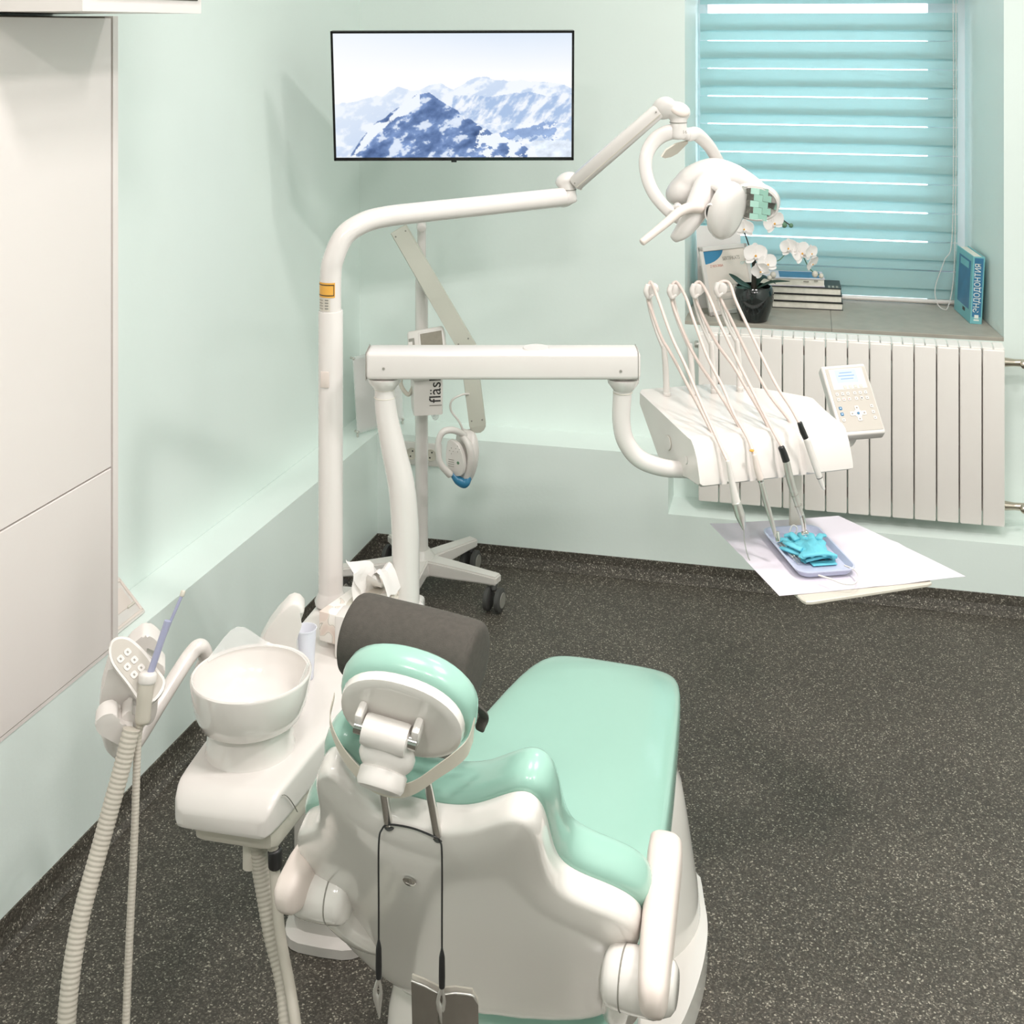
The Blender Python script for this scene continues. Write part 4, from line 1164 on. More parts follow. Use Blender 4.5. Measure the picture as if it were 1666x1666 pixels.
    blob('hinge_casting', [tube_me([hc - ra * .026, hc + ra * .026], .0175, n=20, sm=1), ell_me(kc + fw * .006 + un * .01, (ra * .040, un * .030, fw * .024)), ell_me(hc - un * .018, (ra * .034, un * .022, fw * .020))], M['plastic'], hp, .0035, 5)
    kn = (fw * -1 - un * .55).normalized()
    lathe('lock_knob', [(.029, -.012), (.033, -.008), (.033, .008), (.030, .013), (.024, .015), (.001, .0155)], frame(kc - fw * .012 - un * .012, ra, kn.cross(ra)), M['plastic'], hp, n=36)
    # translucent strap under the head rest
    def strap(pts, wds):
        ps = catmull(pts, 8); n = len(ps); ws = interp(wds, n); g = []
        for i, p in enumerate(ps):
            g.append([p - un * ws[i], p + fw * .004 * 0, p + un * ws[i]])
        return sheet_me(g, .0012)
    st = [HC + ra * -.096 + un * .012 - fw * .002, HC - ra * .094 - un * .020 - fw * .020, HC - ra * .066 - un * .058 - fw * .034, HC - ra * .020 - un * .083 - fw * .044, HC + ra * .026 - un * .079 - fw * .040, HC + ra * .066 - un * .043 - fw * .024, HC + ra * .094 - un * .018 - fw * .004, HC + ra * .100 + un * .004 + fw * .012]
    link('head_strap', strap(st, [.005, .008, .012, .014, .014, .015, .018, .024]), M['strap'], t, smooth=60, label='translucent beige strap slung under the head rest')
    return HC, ra, un, fw, (pl_, pr_), n_, upb
HC, RA, UN, FW, POSTS, BN_, UPB = dental_chair()

def bolster():
    a, b = P(573, 1030, 1.850), P(777, 1083, 1.785)
    t = thing('bolster_pillow', 'charcoal roll pillow lying on top of the head rest', 'pillow', (a + b) / 2)
    ex = (b - a).normalized()
    y = V((0, -.5, .87)); y = (y - ex * y.dot(ex)).normalized(); z = ex.cross(y)
    R_ = .0592
    rings = []
    L = (b - a).length
    for f, s in ((-.012, .25), (-.006, .70), (.0, .88), (.025, .97), (.08, 1.0), (.3, 1.0), (.5, 1.0), (.7, 1.01), (.92, 1.0), (.975, .97), (1.0, .88), (1.006, .70), (1.012, .25)):
        c = a.lerp(b, f)
        rg = sring(c, y, z, R_ * s, R_ * s, 2.1, 32)
        rings.append([p + V((1, 1, 1)) * 0 + (p - c).normalized() * .0015 * mnoise.noise(p * 40) for p in rg])
    o = link('cover', skin_me(rings), M['blackfabric'], t, smooth=60); subd(o, 1)
    for e, s in ((a, 1), (b, -1)):
        rg = [[e + ex * s * .006 + (y * math.cos(q) + z * math.sin(q)) * (R_ * .93 + .002 * math.cos(u)) + ex * .002 * math.sin(u) for u in np.linspace(0, 2 * PI, 7)[:-1]] for q in np.linspace(0, 2 * PI, 37)]
        link('piping', skin_me(rg, False), M['blackfabric'], t, smooth=60)
    c = b + ex * .006
    d = (V((0, -.9, -.3))); d = (d - ex * d.dot(ex)).normalized()
    for k, s in ((0, .018), (1, .035)):
        box('care_tag', (.012, .016, .002), frame(b - ex * .004 + d * R_ * .98 + z * .0 + UP * (-.010 + k * -.012) + V((.010, 0, .0)), V((.3, -.9, 0)), UP), M['paper'] if k == 0 else M['midgrey'], t, bev=0)
    tube('strap_end', [b - ex * .006 + d * R_ * .9, b + V((.008, -.012, -.062)), b + V((.004, -.016, -.082))], [.012, .010, .009], M['blackfabric'], t, n=10, flat=(1, .4))
bolster()

def bib_cord():
    pl_, pr_ = POSTS
    back = -BN_ * .022
    a, b = pl_ - BN_ * .010 + V((-.010, 0, -.004)), pr_ - BN_ * .010 + V((.009, 0, -.004))
    la, lb = V((a.x, a.y, 0)), V((b.x, b.y, 0))
    za, zb = a.z - .158, b.z - .152
    t = thing('bib_cord', 'black bib cord with clips hanging from the head rest posts', 'bib cord', (a + b) / 2)
    # over the two posts and straight down behind the shell (hangs free as the shell slopes away)
    pts = [V((a.x, a.y, za)), V((a.x, a.y, a.z - .10)), V((a.x, a.y, a.z - .015)), a + V((.004, .004, .004)), pl_ - BN_ * .007 + V((.004, 0, .006)), (pl_ + pr_) / 2 - BN_ * .004 + V((0, 0, .006)), pr_ - BN_ * .007 + V((-.004, 0, .006)), b + V((-.003, .004, .004)), V((b.x, b.y, b.z - .015)), V((b.x, b.y, b.z - .10)), V((b.x, b.y, zb))]
    tube('cord', pts, .0013, M['black'], t, n=8)
    for x, y, z in ((a.x, a.y, za), (b.x, b.y, zb)):
        tube('sleeve', [V((x, y, z + .012)), V((x, y, z)), V((x, y, z - .025)), V((x, y, z - .040))], [.0015, .004, .0045, .0042], M['black'], t, n=12)
        c = V((x, y, z - .040))
        tube('clip', [c, c + V((-.005, 0, -.018)), c + V((-.003, 0, -.030)), c + V((.001, 0, -.055))], [.0025, .0028, .0045, .0012], M['steel'], t, n=8, flat=(1, .6))
        tube('clip', [c, c + V((.003, 0, -.018)), c + V((.002, 0, -.030)), c + V((.001, 0, -.055))], [.0020, .0022, .0030, .0010], M['steel'], t, n=8, flat=(1, .6))
    return V((b.x, b.y, zb - .045))
CLIP = bib_cord()

def pouch():
    t = thing('hanging_pouch', 'taupe fabric pouch with two flaps clipped below the chair back', 'pouch', CLIP + V((.01, 0, -.14)))
    w = CLIP.y + .004
    pts = [(670, 1596), (690, 1604), (718, 1618), (740, 1616), (768, 1620), (776, 1634)]
    top = [P(x, y, w + (.004 if i in (0, 5) else 0)) for i, (x, y) in enumerate(pts)]
    def panel(ix, drop, bulge):
        g = []
        for f in np.linspace(0, 1, 7):
            g.append([top[i] + UP * (-drop * f) + V((s * f, -bulge * math.sin(PI * f) * .5, 0)) for i, s in ix])
        return g
    link('flap', sheet_me(panel(((0, .006), (1, .0), (2, -.026)), .17, .012), .003), M['olive'], t, smooth=60)
    link('flap', sheet_me(panel(((2, .012), (3, .006), (4, .0), (5, .004)), .17, .014), .003), M['olive'], t, smooth=60)
    g = [[p + V((0, .014, -d)) for p in top] for d in (.0, .17)]
    link('back_panel', sheet_me(g, .003), M['greyplastic'], t, smooth=0)
    tube('hem_rod', top, .0022, M['steel'], t, n=8)
pouch()

# ------------------------------------------------------------------ spittoon unit beside the chair
UA = math.radians(12.5)
UV, UR = V((math.sin(UA), math.cos(UA), 0)), V((math.cos(UA), -math.sin(UA), 0))
UO = V((-0.508, 2.138, 0))
def UN_(p, q, z): return UO + UV * p + UR * q + UP * z
UZ = .57
def spittoon_unit():
    t = thing('spittoon_unit', 'white spittoon unit with round bowl and water spout beside the chair', 'dental unit', UN_(.4, 0, 0))
    # body: rounded cross sections from the near nose to the far end (p, half width, top, bottom, lateral shift)
    rings = []
    for p, hw, zt, zb, q in ((-.040, .070, .530, .508, 0), (-.037, .082, .538, .502, 0), (-.028, .090, .553, .503, 0), (-.012, .094, .566, .502, 0), (.0, .096, .5695, .501, 0), (.03, .099, UZ, .500, 0), (.10, .104, UZ, .497, 0), (.22, .110, UZ, .492, .004), (.38, .116, UZ, .49, .010), (.55, .118, UZ, .485, .010), (.70, .118, UZ, .485, .010), (.76, .110, UZ - .006, .49, .010), (.772, .09, UZ - .02, .495, .010)):
        rings.append(sring(UN_(p, q, (zt + zb) / 2), UR, UP, hw, (zt - zb) / 2, 9.0, 64))
    o = link('body', skin_me(rings), M['plastic'], t, smooth=60)
    rings = []
    for p, hw, zt, zb in ((-.014, .070, .500, .470), (.005, .076, .505, .458), (.12, .082, .505, .450), (.3, .085, .505, .45)):
        rings.append(sring(UN_(p, .012, (zt + zb) / 2), UR, UP, hw, (zt - zb) / 2, 6, 32))
    link('lower_tray', skin_me(rings), M['greyplastic'], t, smooth=60)
    link('seam', skin_me([[UN_(-.006 + .055 * f, .0995 + .005 * f + dx, .562 - .062 * f ** 1.4 + dz) for dx, dz in ((0, .0008), (.0006, 0), (0, -.0008), (-.002, 0))] for f in np.linspace(0, 1, 10)]), M['midgrey'], t, smooth=0)
    # support going to the floor at the far end
    rings = [sring(UN_(.52, .02, z), UR, UV, a, b, 4, 28) for z, a, b in ((.001, .10, .16), (.02, .10, .16), (.03, .085, .14), (.495, .085, .14))]
    link('pedestal', skin_me(rings), M['plastic'], t, smooth=50)
    # bowl on its foot
    bc = UN_(.103, -.010, 0)
    k = bc
    lathe('bowl_foot', [(.082, UZ - .004), (.0785, UZ + .006), (.077, UZ + .03), (.0765, UZ + .050)], Matrix.Translation(bc), M['porcelain'], t, n=48)
    bz = UZ + .048
    prof = [(.060, 0), (.082, .002), (.090, .008), (.0985, .028), (.104, .052), (.1075, .080), (.1075, .084), (.1055, .0865), (.103, .085), (.0985, .062), (.088, .036), (.066, .020), (.040, .013), (.018, .009), (.016, -.004), (.001, -.004)]
    ex = UR; 
    lathe('bowl', prof, frame(bc + UP * bz, UR, UV) @ Matrix.Rotation(math.radians(-2.5), 4, 'X'), M['porcelain'], t, n=64, sx=1.0, sy=1.06)
    lathe('drain', [(.015, .0), (.016, .003), (.010, .004), (.001, .004)], Matrix.Translation(bc + UP * (bz + .006)), M['steel'], t, n=20)
    # clear splash sheet rising behind the bowl
    g = []
    for z in (0, .02, .042):
        g.append([bc + UP * (bz + .080 + z) + UR * math.cos(a) * (.102 + z * .1) + UV * math.sin(a) * (.108 + z * .1) for a in np.linspace(math.radians(-12), math.radians(165), 26)])
    for i, p in enumerate(g[2]):
        f = i / 25
        g[2][i] = p - UP * (.042 * (1 - max(math.exp(-((f - .80) / .13) ** 2), .7 * math.exp(-((f - .10) / .09) ** 2))))
        g[1][i] = (g[0][i] + g[2][i]) / 2
    link('splash_guard', sheet_me(g, .0008), M['clear'], t, smooth=60)
    # spout
    ol = [(420, 1049), (425, 1034), (437, 1014), (455, 991), (469, 975), (478, 972), (487, 975), (494, 983), (495, 991), (486, 1008), (483, 1034), (486, 1086), (453, 1084), (454, 1064), (450, 1056), (436, 1053)]
    w_ = 2.43
    me = prism_me([(x - 455, 1040 - y) for x, y in ol], -20, 20, None, 6, 3)
    me.transform(frame(P(455, 1040, w_), V((1, .12, 0)), UP) @ Matrix.Diagonal((w_ / FPX, w_ / FPX, w_ / FPX, 1)))
    link('spout', me, M['plastic'], t, smooth=40)
    tube('nozzle', [P(437, 1050, 2.42), P(439, 1062, 2.42)], .003, M['steel'], t, n=8, sm=0)
    # cup stand behind
    box('cup_stand', (.06, .055, .09), frame(UN_(.455, .055, UZ + .045), UR, UV), M['plastic'], t, bev=.006)
    # lamp post sleeve foot and arm post foot
    # hoses hanging from the underside
    for pts, r, ribs in (([P(418, 1365, 2.16), P(426, 1420, 2.16), P(444, 1520, 2.13), P(463, 1600, 2.1), P(470, 1700, 2.05), V((-.385, 2.0, .10)), V((-.40, 1.93, .03))], .0165, .0075),
                         ([P(444, 1372, 2.13), P(447, 1420, 2.13), P(456, 1520, 2.1), P(474, 1620, 2.07), P(484, 1700, 2.02), V((-.355, 1.97, .10)), V((-.37, 1.90, .03))], .0095, None)):
        tube('drain_hose', pts, r, M['greyhose'], t, n=14, ribs=ribs) if ribs else tube('drain_hose', pts, r, M['greyhose'], t, n=12)
    box('floor_box', (.20, .16, .055), Matrix.Translation((-.40, 1.85, .0285)), M['plastic'], t, bev=.008)
    tube('hose_clamp', [P(447, 1384, 2.13), P(448, 1408, 2.13)], .0125, M['black'], t, n=14, sm=0)
    lathe('hose_fitting', [(.012, -.02), (.012, .03)], Matrix.Translation(P(406, 1392, 2.16)), M['greyplastic'], t, n=14)
spittoon_unit()

def drinking_cup():
    c = P(497, 1078, 2.475); c.z = UZ + .001
    t = thing('plastic_cup', 'cloudy plastic cup standing under the water spout', 'cup', c)
    h = .098
    lathe('wall', [(.016, 0), (.0165, .001), (.0215, h), (.0230, h + .001), (.0230, h + .003), (.0215, h + .003), (.0205, h), (.0158, .003), (.001, .003)], Matrix.Translation(c), M['cup'], t, n=32)
drinking_cup()

def tissue_box():
    a = P(519, 994, 2.60)
    hd = math.radians(27)
    ey = V((math.sin(hd), math.cos(hd), 0)); ex = V((ey.y, -ey.x, 0))
    w, l, h = .100, .20, .062
    o = V((a.x, a.y, a.z - h))
    F = frame(o + ex * w / 2 + ey * l / 2 + UP * h / 2, ex, ey)
    t = thing('tissue_box', 'floral tissue box with a pulled tissue behind the spittoon', 'tissue box', o + ex * w / 2 + ey * l / 2)
    box('carton', (w, l, h), F, M['floral'], t, bev=.002)
    link('slot', prism_me([(.025 * math.cos(q), .065 * math.sin(q)) for q in np.linspace(0, 2 * PI, 25)[:-1]], h / 2, h / 2 + .0006, F), M['greyplastic'], t, smooth=0)
    # crumpled tissue
    g = []
    c = F @ V((0, .01, h / 2))
    hh = [P(571, 912, 2.66), P(593, 914, 2.68), P(617, 925, 2.70)]
    rows = 9
    for i in range(rows):
        f = i / (rows - 1)
        row = []
        for j in range(11):
            u = j / 10
            b_ = c + ey * (u - .5) * .11 + ex * .012 * math.sin(u * 9)
            tp = V((np.interp(u, [0, .5, 1], [q.x for q in hh]), np.interp(u, [0, .5, 1], [q.y for q in hh]), np.interp(u, [0, .5, 1], [q.z for q in hh])))
            p = b_.lerp(tp, f ** .8) + ex * (.016 * math.sin(u * 7 + f * 4) * f) + V((0, -.022 * math.sin(PI * f) + .012 * math.sin(u * 11 + f * 3), 0))
            row.append(p + V((mnoise.noise(p * 30), mnoise.noise(p * 30 + V((5, 0, 0))), 0)) * .008)
        g.append(row)
    link('tissue', sheet_me(g), M['tissue'], t, smooth=25)
    g = []
    for i in range(7):
        f = i / 6
        g.append([c + ex * (.01 + .045 * f) + ey * (.02 + (u - .5) * .05) + UP * (.055 * math.sin(PI * (.25 + f * .72)) + .004 * math.sin(u * 8)) for u in np.linspace(0, 1, 6)])
    link('tissue', sheet_me(g), M['tissue'], t, smooth=25)
    # small bracket shelf that carries the box
    box('shelf', (w * .9, l * .8, .02), F @ Matrix.Translation((.0, .0, -h / 2 - .0105)), M['plastic'], t, bev=.003)
    lg = F @ V((0, 0, -h / 2 - .02))
    hgt = lg.z - UZ
    if hgt > .004: box('foot', (.05, .05, hgt + .001), Matrix.Translation((lg.x, lg.y, UZ + hgt / 2)), M['plastic'], t, bev=.003)
tissue_box()

# assistant's holder on its arm
def assistant_holder():
    t = thing('suction_holder', 'white holder block with keypad on a bent arm left of the bowl', 'holder', P(205, 1110, 2.2))
    tube('arm', [UN_(.28, -.10, .50), P(333, 1105, 2.44), P(335, 1070, 2.43), P(325, 1052, 2.41), P(305, 1072, 2.39), P(262, 1140, 2.32), P(222, 1205, 2.26), P(203, 1222, 2.24), P(186, 1212, 2.23), P(178, 1190, 2.22)], .0148, M['plastic'], t, n=20)
    w = 2.17
    e_up = (P(214, 1030, w + .06) - P(196, 1185, w - .04)).normalized()   # long axis of the block
    # panel plate: long oval running from upper left to lower right
    pa, pb = P(182, 1042, w - .005), P(258, 1130, w - .035)
    ex = (pb - pa).normalized()
    ny = V((.25, -.75, .62)); ny = (ny - ex * ny.dot(ex)).normalized()
    ey = ny.cross(ex)
    F = frame((pa + pb) / 2, ex, ey)
    L = (pb - pa).length
    ol = smooth2d([(-L * .5, -.002), (-L * .40, .020), (-L * .1, .027), (L * .25, .024), (L * .46, .020), (L * .53, -.006), (L * .45, -.028), (L * .1, -.026), (-L * .3, -.022)], 5)
    pl = link('panel', prism_me(ol, -.014, .004, F, .003), M['plastic'], t)
    link('keypad', prism_me([(x * .92, y * .84) for x, y in ol], .004, .0048, F), M['pad'], pl, smooth=0)
    for i in range(3):
        for j in range(2):
            c = F @ Matrix.Translation((-L * .22 + i * .018, .006 - j * .015 + i * .0, .0048))
            b = link('button', prism_me(rrect(.0115, .011, .003), 0, .0012, c, .0004, 1), M['plastic'], pl)
            box('icon', (.004, .003, .0003), c @ Matrix.Translation((0, 0, .0013)), M['lettergrey'], pl, bev=0)
    # castings of the holder: outlines in the plane facing the room, each with its own depth
    def cast(name, ol, wd_, th, bev=3, m=None, par=None):
        cx = sum(x for x, y in ol) / len(ol); cy = sum(y for x, y in ol) / len(ol)
        me = prism_me(smooth2d([(x - cx, cy - y) for x, y in ol], 4), -th / 2, th / 2, None, bev, 3)
        me.transform(frame(P(cx, cy, wd_), V((.96, .28, 0)), V((0, -.15, 1))) @ Matrix.Diagonal((wd_ / FPX, wd_ / FPX, wd_ / FPX, 1)))
        return link(name, me, m or M['plastic'], par or t, smooth=32)
    cast('block', [(165, 1160), (166, 1120), (174, 1085), (183, 1056), (197, 1058), (222, 1088), (240, 1118), (238, 1146), (215, 1156), (190, 1162)], w + .022, 48, 12)
    cast('upper_rest', [(206, 1046), (228, 1023), (238, 1019), (250, 1026), (262, 1042), (261, 1052), (248, 1046), (236, 1040), (245, 1058), (262, 1074), (268, 1082), (264, 1098), (250, 1098), (226, 1078)], w + .07, 36, 3)
    cast('lower_rest', [(157, 1162), (166, 1150), (178, 1146), (190, 1150), (193, 1162), (203, 1172), (215, 1176), (212, 1184), (208, 1205), (198, 1207), (176, 1190), (163, 1178)], w - .035, 34, 3)
    cast('lower_rest', [(199, 1152), (211, 1142), (216, 1144), (217, 1154), (226, 1160), (239, 1163), (240, 1168), (230, 1178), (222, 1192), (213, 1192), (206, 1180)], w - .012, 34, 3)
    cast('side_rest', [(240, 1126), (254, 1122), (256, 1140), (252, 1160), (243, 1172), (234, 1168), (236, 1148)], w + .02, 30, 3)
assistant_holder()

def suction_tube():
    w = 2.12
    t = thing('saliva_ejector', 'grey suction handpiece with a slim blue-grey tube resting in the holder', 'suction handpiece', P(225, 1150, w))
    tube('hose', [P(231, 1170, w), P(225, 1195, w), P(222, 1260, w - .01), P(218, 1380, w - .03), P(212, 1500, w - .05), P(206, 1640, w - .07), P(203, 1760, w - .10), V((-.62, 1.93, .10)), V((-.54, 1.89, .03)), V((-.47, 1.88, .026))], .0068, M['greyhose'], t, n=10, ribs=.006)
    tube('grip', [P(232, 1172, w), P(236, 1130, w + .005), P(240, 1105, w + .01)], [.013, .0135, .013], M['greyhose'], t, n=20)
    tube('collar', [P(239.5, 1108, w + .01), P(240.5, 1098, w + .012)], .0155, M['plastic'], t, n=20, sm=0)
    tube('tip', [P(243, 1100, w + .012), P(273, 1010, w + .03)], .0060, M['tube_blue'], t, n=14, sm=1, round_end=False)
    tube('mouthpiece', [P(262, 1050, w + .034), P(278, 1010, w + .037), P(297, 966, w + .045)], .0028, M['tube_blue'], t, n=10, sm=1)
    tube('mouthpiece_end', [P(296, 969, w + .045), P(298, 962, w + .047)], .0042, M['greyplastic'], t, n=10, sm=0)
suction_tube()
def suction_hose():
    w = 2.10
    t = thing('suction_hose', 'thick ribbed grey suction hose hanging from the left holder', 'hose', P(190, 1250, w))
    tube('hose', [P(214, 1186, w + .005), P(209, 1205, w), P(198, 1250, w - .01), P(165, 1370, w - .04), P(130, 1500, w - .08), P(112, 1620, w - .11), P(108, 1730, w - .13), P(128, 1840, w - .15), V((-.62, 1.86, .045)), V((-.53, 1.83, .030)), V((-.47, 1.83, .028))], .0150, M['greyhose'], t, n=16, ribs=.0078)
suction_hose()

# ------------------------------------------------------------------ operating light on its pole
def operating_light():
    w0 = 2.79
    base = UN_(.66, -.055, UZ)
    px = P(538, 985, w0)
    base = V((px.x, px.y, UZ))
    t = thing('operating_light', 'white operating light on a long jointed arm and pole', 'lamp', base)
    r = .0278
    zt = P(538, 505, w0).z
    po = link('pole', lathe_me([(r * 1.25, .004), (r * 1.3, .012), (r * 1.02, .03), (r, .034), (r, zt - UZ - .004), (r * .96, zt - UZ), (.024, zt - UZ)], Matrix.Translation(base), 40), M['lacquer'], t)
    bx = V((base.x, base.y - r, P(531, 612, w0).z))
    box('cover_plug', (.020, .003, .036), frame(bx + V((-.009, .0, 0)), (1, -.28, 0), V((0.28, 1, 0))), M['warmplastic'], po, bev=.001)
    rb = .0243
    A = [V((base.x, base.y, zt - .03)), V((base.x, base.y, P(0, 450, w0).z)), P(543, 420, w0), P(560, 384, w0 + .01), P(590, 363, w0 + .03), P(625, 353, w0 + .06), P(680, 346, w0 + .11), P(780, 335.5, w0 + .20), P(915, 321, w0 + .33)]
    am = tube('arm', A, [rb] * 3 + [rb * 1.0] * 6, M['lacquer'], t, n=28, sm=8, round_end=False)
    # label with orange field and small print
    zc = P(535, 469, w0).z
    def wrap(name, z0, z1, a0, a1, m, rr):
        g = [[V((base.x + math.sin(a) * rr, base.y - math.cos(a) * rr, z)) for a in np.linspace(a0, a1, 12)] for z in (z0, z1)]
        link(name, sheet_me(g, .0003), m, am, smooth=40)
    z1, z0 = P(0, 457, w0).z, P(0, 481, w0).z
    wrap('sticker', z0, z1, -1.3, .55, M['yellow'], rb + .0006)
    for a, b, c, d in ((z1 - .006, z1 - .004, -1.3, .45), (z0 + .004, z0 + .006, -1.3, .45)): wrap('sticker_line', a, b, c, d, M['black'], rb + .0012)
    wrap('sticker_line', z0 + .004, z1 - .004, .40, .46, M['black'], rb + .0012)
    wrap('print_label', P(0, 503, w0).z, P(0, 482, w0).z, -1.3, .1, M['greyplastic'], rb + .0006)
    for q in range(4):
        zz = P(0, 486 + q * 4.5, w0).z
        wrap('print_line', zz, zz + .0016, -1.1, -.55, M['lettergrey'], rb + .0012)
        wrap('print_line', zz, zz + .003, -.38, -.05, M['midgrey'], rb + .0012)
    we = w0 + .345
    k0, k1 = P(922, 322, we), P(922, 290, we)
    blob('elbow', [ell_me(P(920, 322, we), (V((.028, 0, .006)), V((0, .027, 0)), V((0, 0, .024)))), tube_me([P(926, 326, we), P(922, 300, we)], .022, n=20, sm=1), ell_me(P(921, 292, we), (V((.028, 0, .010)), V((0, .024, 0)), V((-.004, 0, .018))))], M['lacquer'], t, .004, 4)
    lathe('joint_ring', [(.0225, -.001), (.0232, 0), (.0225, .001)], Matrix.Translation(P(923.5, 308, we)), M['midgrey'], t, n=24)
    wf = w0 + .22
    s0, s1 = P(936, 298, we - .01), P(1076, 176, wf)
    ex = (s1 - s0).normalized(); ey = V((0, 1, 0)).cross(ex).normalized()
    if ey.z < 0: ey = -ey
    F = frame((s0 + s1) / 2, ex, ey); L = (s1 - s0).length
    sa = link('spring_arm', skin_me([sring(s0.lerp(s1, f), ey, F.to_3x3() @ V((0, 0, 1)), h, .022 * q, 3.2, 28) for f, h, q in ((0, .017, .8), (.02, .0205, 1), (.5, .020, .97), (.97, .0185, .93), (1, .014, .7))]), M['lacquer'], t, smooth=40)
    zf = -1 if (F.to_3x3() @ V((0, 0, 1))).y > 0 else 1
    box('arm_seam', (L * .97, .0022, .0012), F @ Matrix.Translation((0, -.007, zf * .0215)), M['greyplastic'], sa, bev=0)
    for x in (-L * .47, L * .47): lathe('screw', [(.0022, 0), (.0018, .001), (.0003, .001)], frame(F @ V((x, .004, zf * .0218)), (1, 0, 0), (0, 0, 1)), M['midgrey'], sa, n=8)
    lathe('arm_pin', [(.004, -.024), (.004, .024)], frame(P(944, 305, we), (1, 0, 0), (0, 0, 1)), M['steel'], t, n=10)
    hd = blob('head_joint', [ell_me(P(1080, 176, wf), (ex * .034, ey * .028, V((0, .024, 0)))), ell_me(P(1103, 181, wf), (V((.030, 0, -.012)), V((.004, .026, 0)), V((.010, 0, .022)))), tube_me([P(1104, 188, wf), P(1104, 222, wf)], .0205, n=24, sm=1)], M['lacquer'], t, .0035, 5)
    link('joint_cap', ell_me(P(1105, 178, wf - .014), (V((.024, 0, -.012)), V((.006, .014, .006)), V((.006, 0, .013)))), M['warmplastic'], hd)
    lathe('joint_ring', [(.0214, -.0009), (.022, 0), (.0214, .0009)], Matrix.Translation(P(1103.5, 199, wf)), M['midgrey'], t, n=28)
    text('lettering', '16', .012, frame(P(1114, 215, wf - .0235), (1, .1, 0), UP), M['lettergrey'], hd)
    # yoke: a flattened hoop
    wy = wf
    yl = [P(1121, 219, wy), P(1095, 214, wy), P(1068, 226, wy + .0), P(1052, 252, wy - .01), P(1052, 284, wy - .02), P(1066, 318, wy - .03), P(1096, 350, wy - .04), P(1120, 360, wy - .045)]
    tube('yoke', yl, [.012, .0155, .0155, .0135, .0125, .0125, .012, .011], M['lacquer'], t, n=20, flat=(1.25, .8), upv=(0, 1, 0))
    yr = [P(1085, 216, wy), P(1108, 213, wy), P(1134, 219, wy + .02), P(1153, 237, wy + .05), P(1166, 258, wy + .08), P(1178, 276, wy + .11), P(1205, 300, wy + .13)]
    tube('yoke', yl[:1] + yr[2:], [.0145, .0145, .013, .0125, .012, .012], M['lacquer'], t, n=20, flat=(1.2, .85), upv=(0, 1, 0))
    link('yoke_pad', sheet_me([[P(1075, 254, wy - .012), P(1082, 243, wy - .008), P(1098, 233, wy), P(1118, 228, wy + .01)], [P(1080, 256, wy + .02), P(1090, 254, wy + .03), P(1101, 248, wy + .035), P(1118, 231, wy + .03)]], .004), M['greyplastic'], t, smooth=40)
    # head: saddle shaped cover
    wh = wf - .02
    cov = []
    def tb(pts, rad, fl, up=(0, 1, 0)): return tube_me(pts, rad, n=20, sm=6, flat=fl, upv=up)
    cov.append(tb([P(1100, 320, wh + .06), P(1122, 296, wh + .05), P(1160, 284, wh + .04), P(1196, 290, wh + .05), P(1235, 308, wh + .04), P(1256, 326, wh + .02)], [.022, .036, .042, .034, .020, .013], (1.0, 1.4)))
    cov.append(tb([P(1166, 280, wh + .02), P(1150, 305, wh - .02), P(1134, 340, wh - .05), P(1112, 374, wh - .06), P(1096, 388, wh - .06)], [.030, .034, .032, .024, .014], (.9, 1.0), (.75, .5, .4)))
    cov.append(ell_me(P(1118, 306, wh + .05), (V((.052, 0, .028)), V((0, .05, 0)), V((-.016, 0, .034)))))
    cover = blob('head_cover', cov, M['lacquer'], t, .0045, 10)
    link('cover_hollow', ell_me(P(1112, 312, wh - .002), (V((.026, .0, .022)), V((.0, .006, 0)), V((-.008, 0.0, .012)))), M['lacquer'], cover) if 0 else None
    # reflector on the right inside a rim
    rc = P(1228, 330, wh - .03)
    nr = V((-.27, -.90, -.36)).normalized()
    rx = V((.84, -.30, -.10)); rx = (rx - nr * rx.dot(nr)).normalized(); ry = nr.cross(rx)
    if ry.z < 0: ry = -ry
    def el(c, a, b): return sring(c, rx, ry, a, b, 2.2, 40)
    rim = skin_me([el(rc + nr * .000, .050, .040), el(rc + nr * .006, .053, .043), el(rc + nr * .004, .058, .048), el(rc - nr * .010, .060, .050), el(rc - nr * .022, .050, .042), el(rc - nr * .026, .02, .016)], True)
    rimo = link('reflector_rim', rim, M['lacquer'], t, smooth=50)
    ms = []
    for i in range(-2, 3):
        for j in range(-2, 3):
            x, y = i * .021 + (.008 if j % 2 else 0), j * .0175
            if (x / .054) ** 2 + (y / .044) ** 2 > 1.0: continue
            c = rc + rx * x + ry * y + nr * .004
            nn = (nr - rx * x * 4.5 - ry * y * 4.5).normalized()
            ms.append(box_me((.0208, .0172, .003), frame(c, rx - nn * rx.dot(nn), ry), 0))
    link('mirror_facets', join_me(ms), M['mirror'], rimo, smooth=0, kind='stuff')
    # bulb housing in front
    hb = P(1183, 343, wh - .072)
    ax = V((.70, -.66, -.26)).normalized()
    hx = V((.66, .70, .05)); hx = (hx - ax * hx.dot(ax)).normalized(); hy = ax.cross(hx)
    prof = [(.050, -.022), (.062, -.018), (.067, -.006), (.066, .006), (.058, .018), (.040, .024), (.020, .026), (.001, .0265)]
    bh = lathe('bulb_housing', prof, frame(hb, hx, hy), M['lacquer'], t, n=48, sx=.86, sy=1.08)
    tube('housing_web', [hb - ax * .0 + UP * .05, P(1172, 300, wh - .03), P(1166, 285, wh)], [.018, .02, .02], M['lacquer'], bh, n=16, flat=(1.6, .7))
    an = V((-.62, -.76, -.18)).normalized(); ay = V((0, -.2, 1)); ay = (ay - an * ay.dot(an)).normalized()
    Fr = frame(P(1158, 347, wh - .098), ay.cross(an), ay)
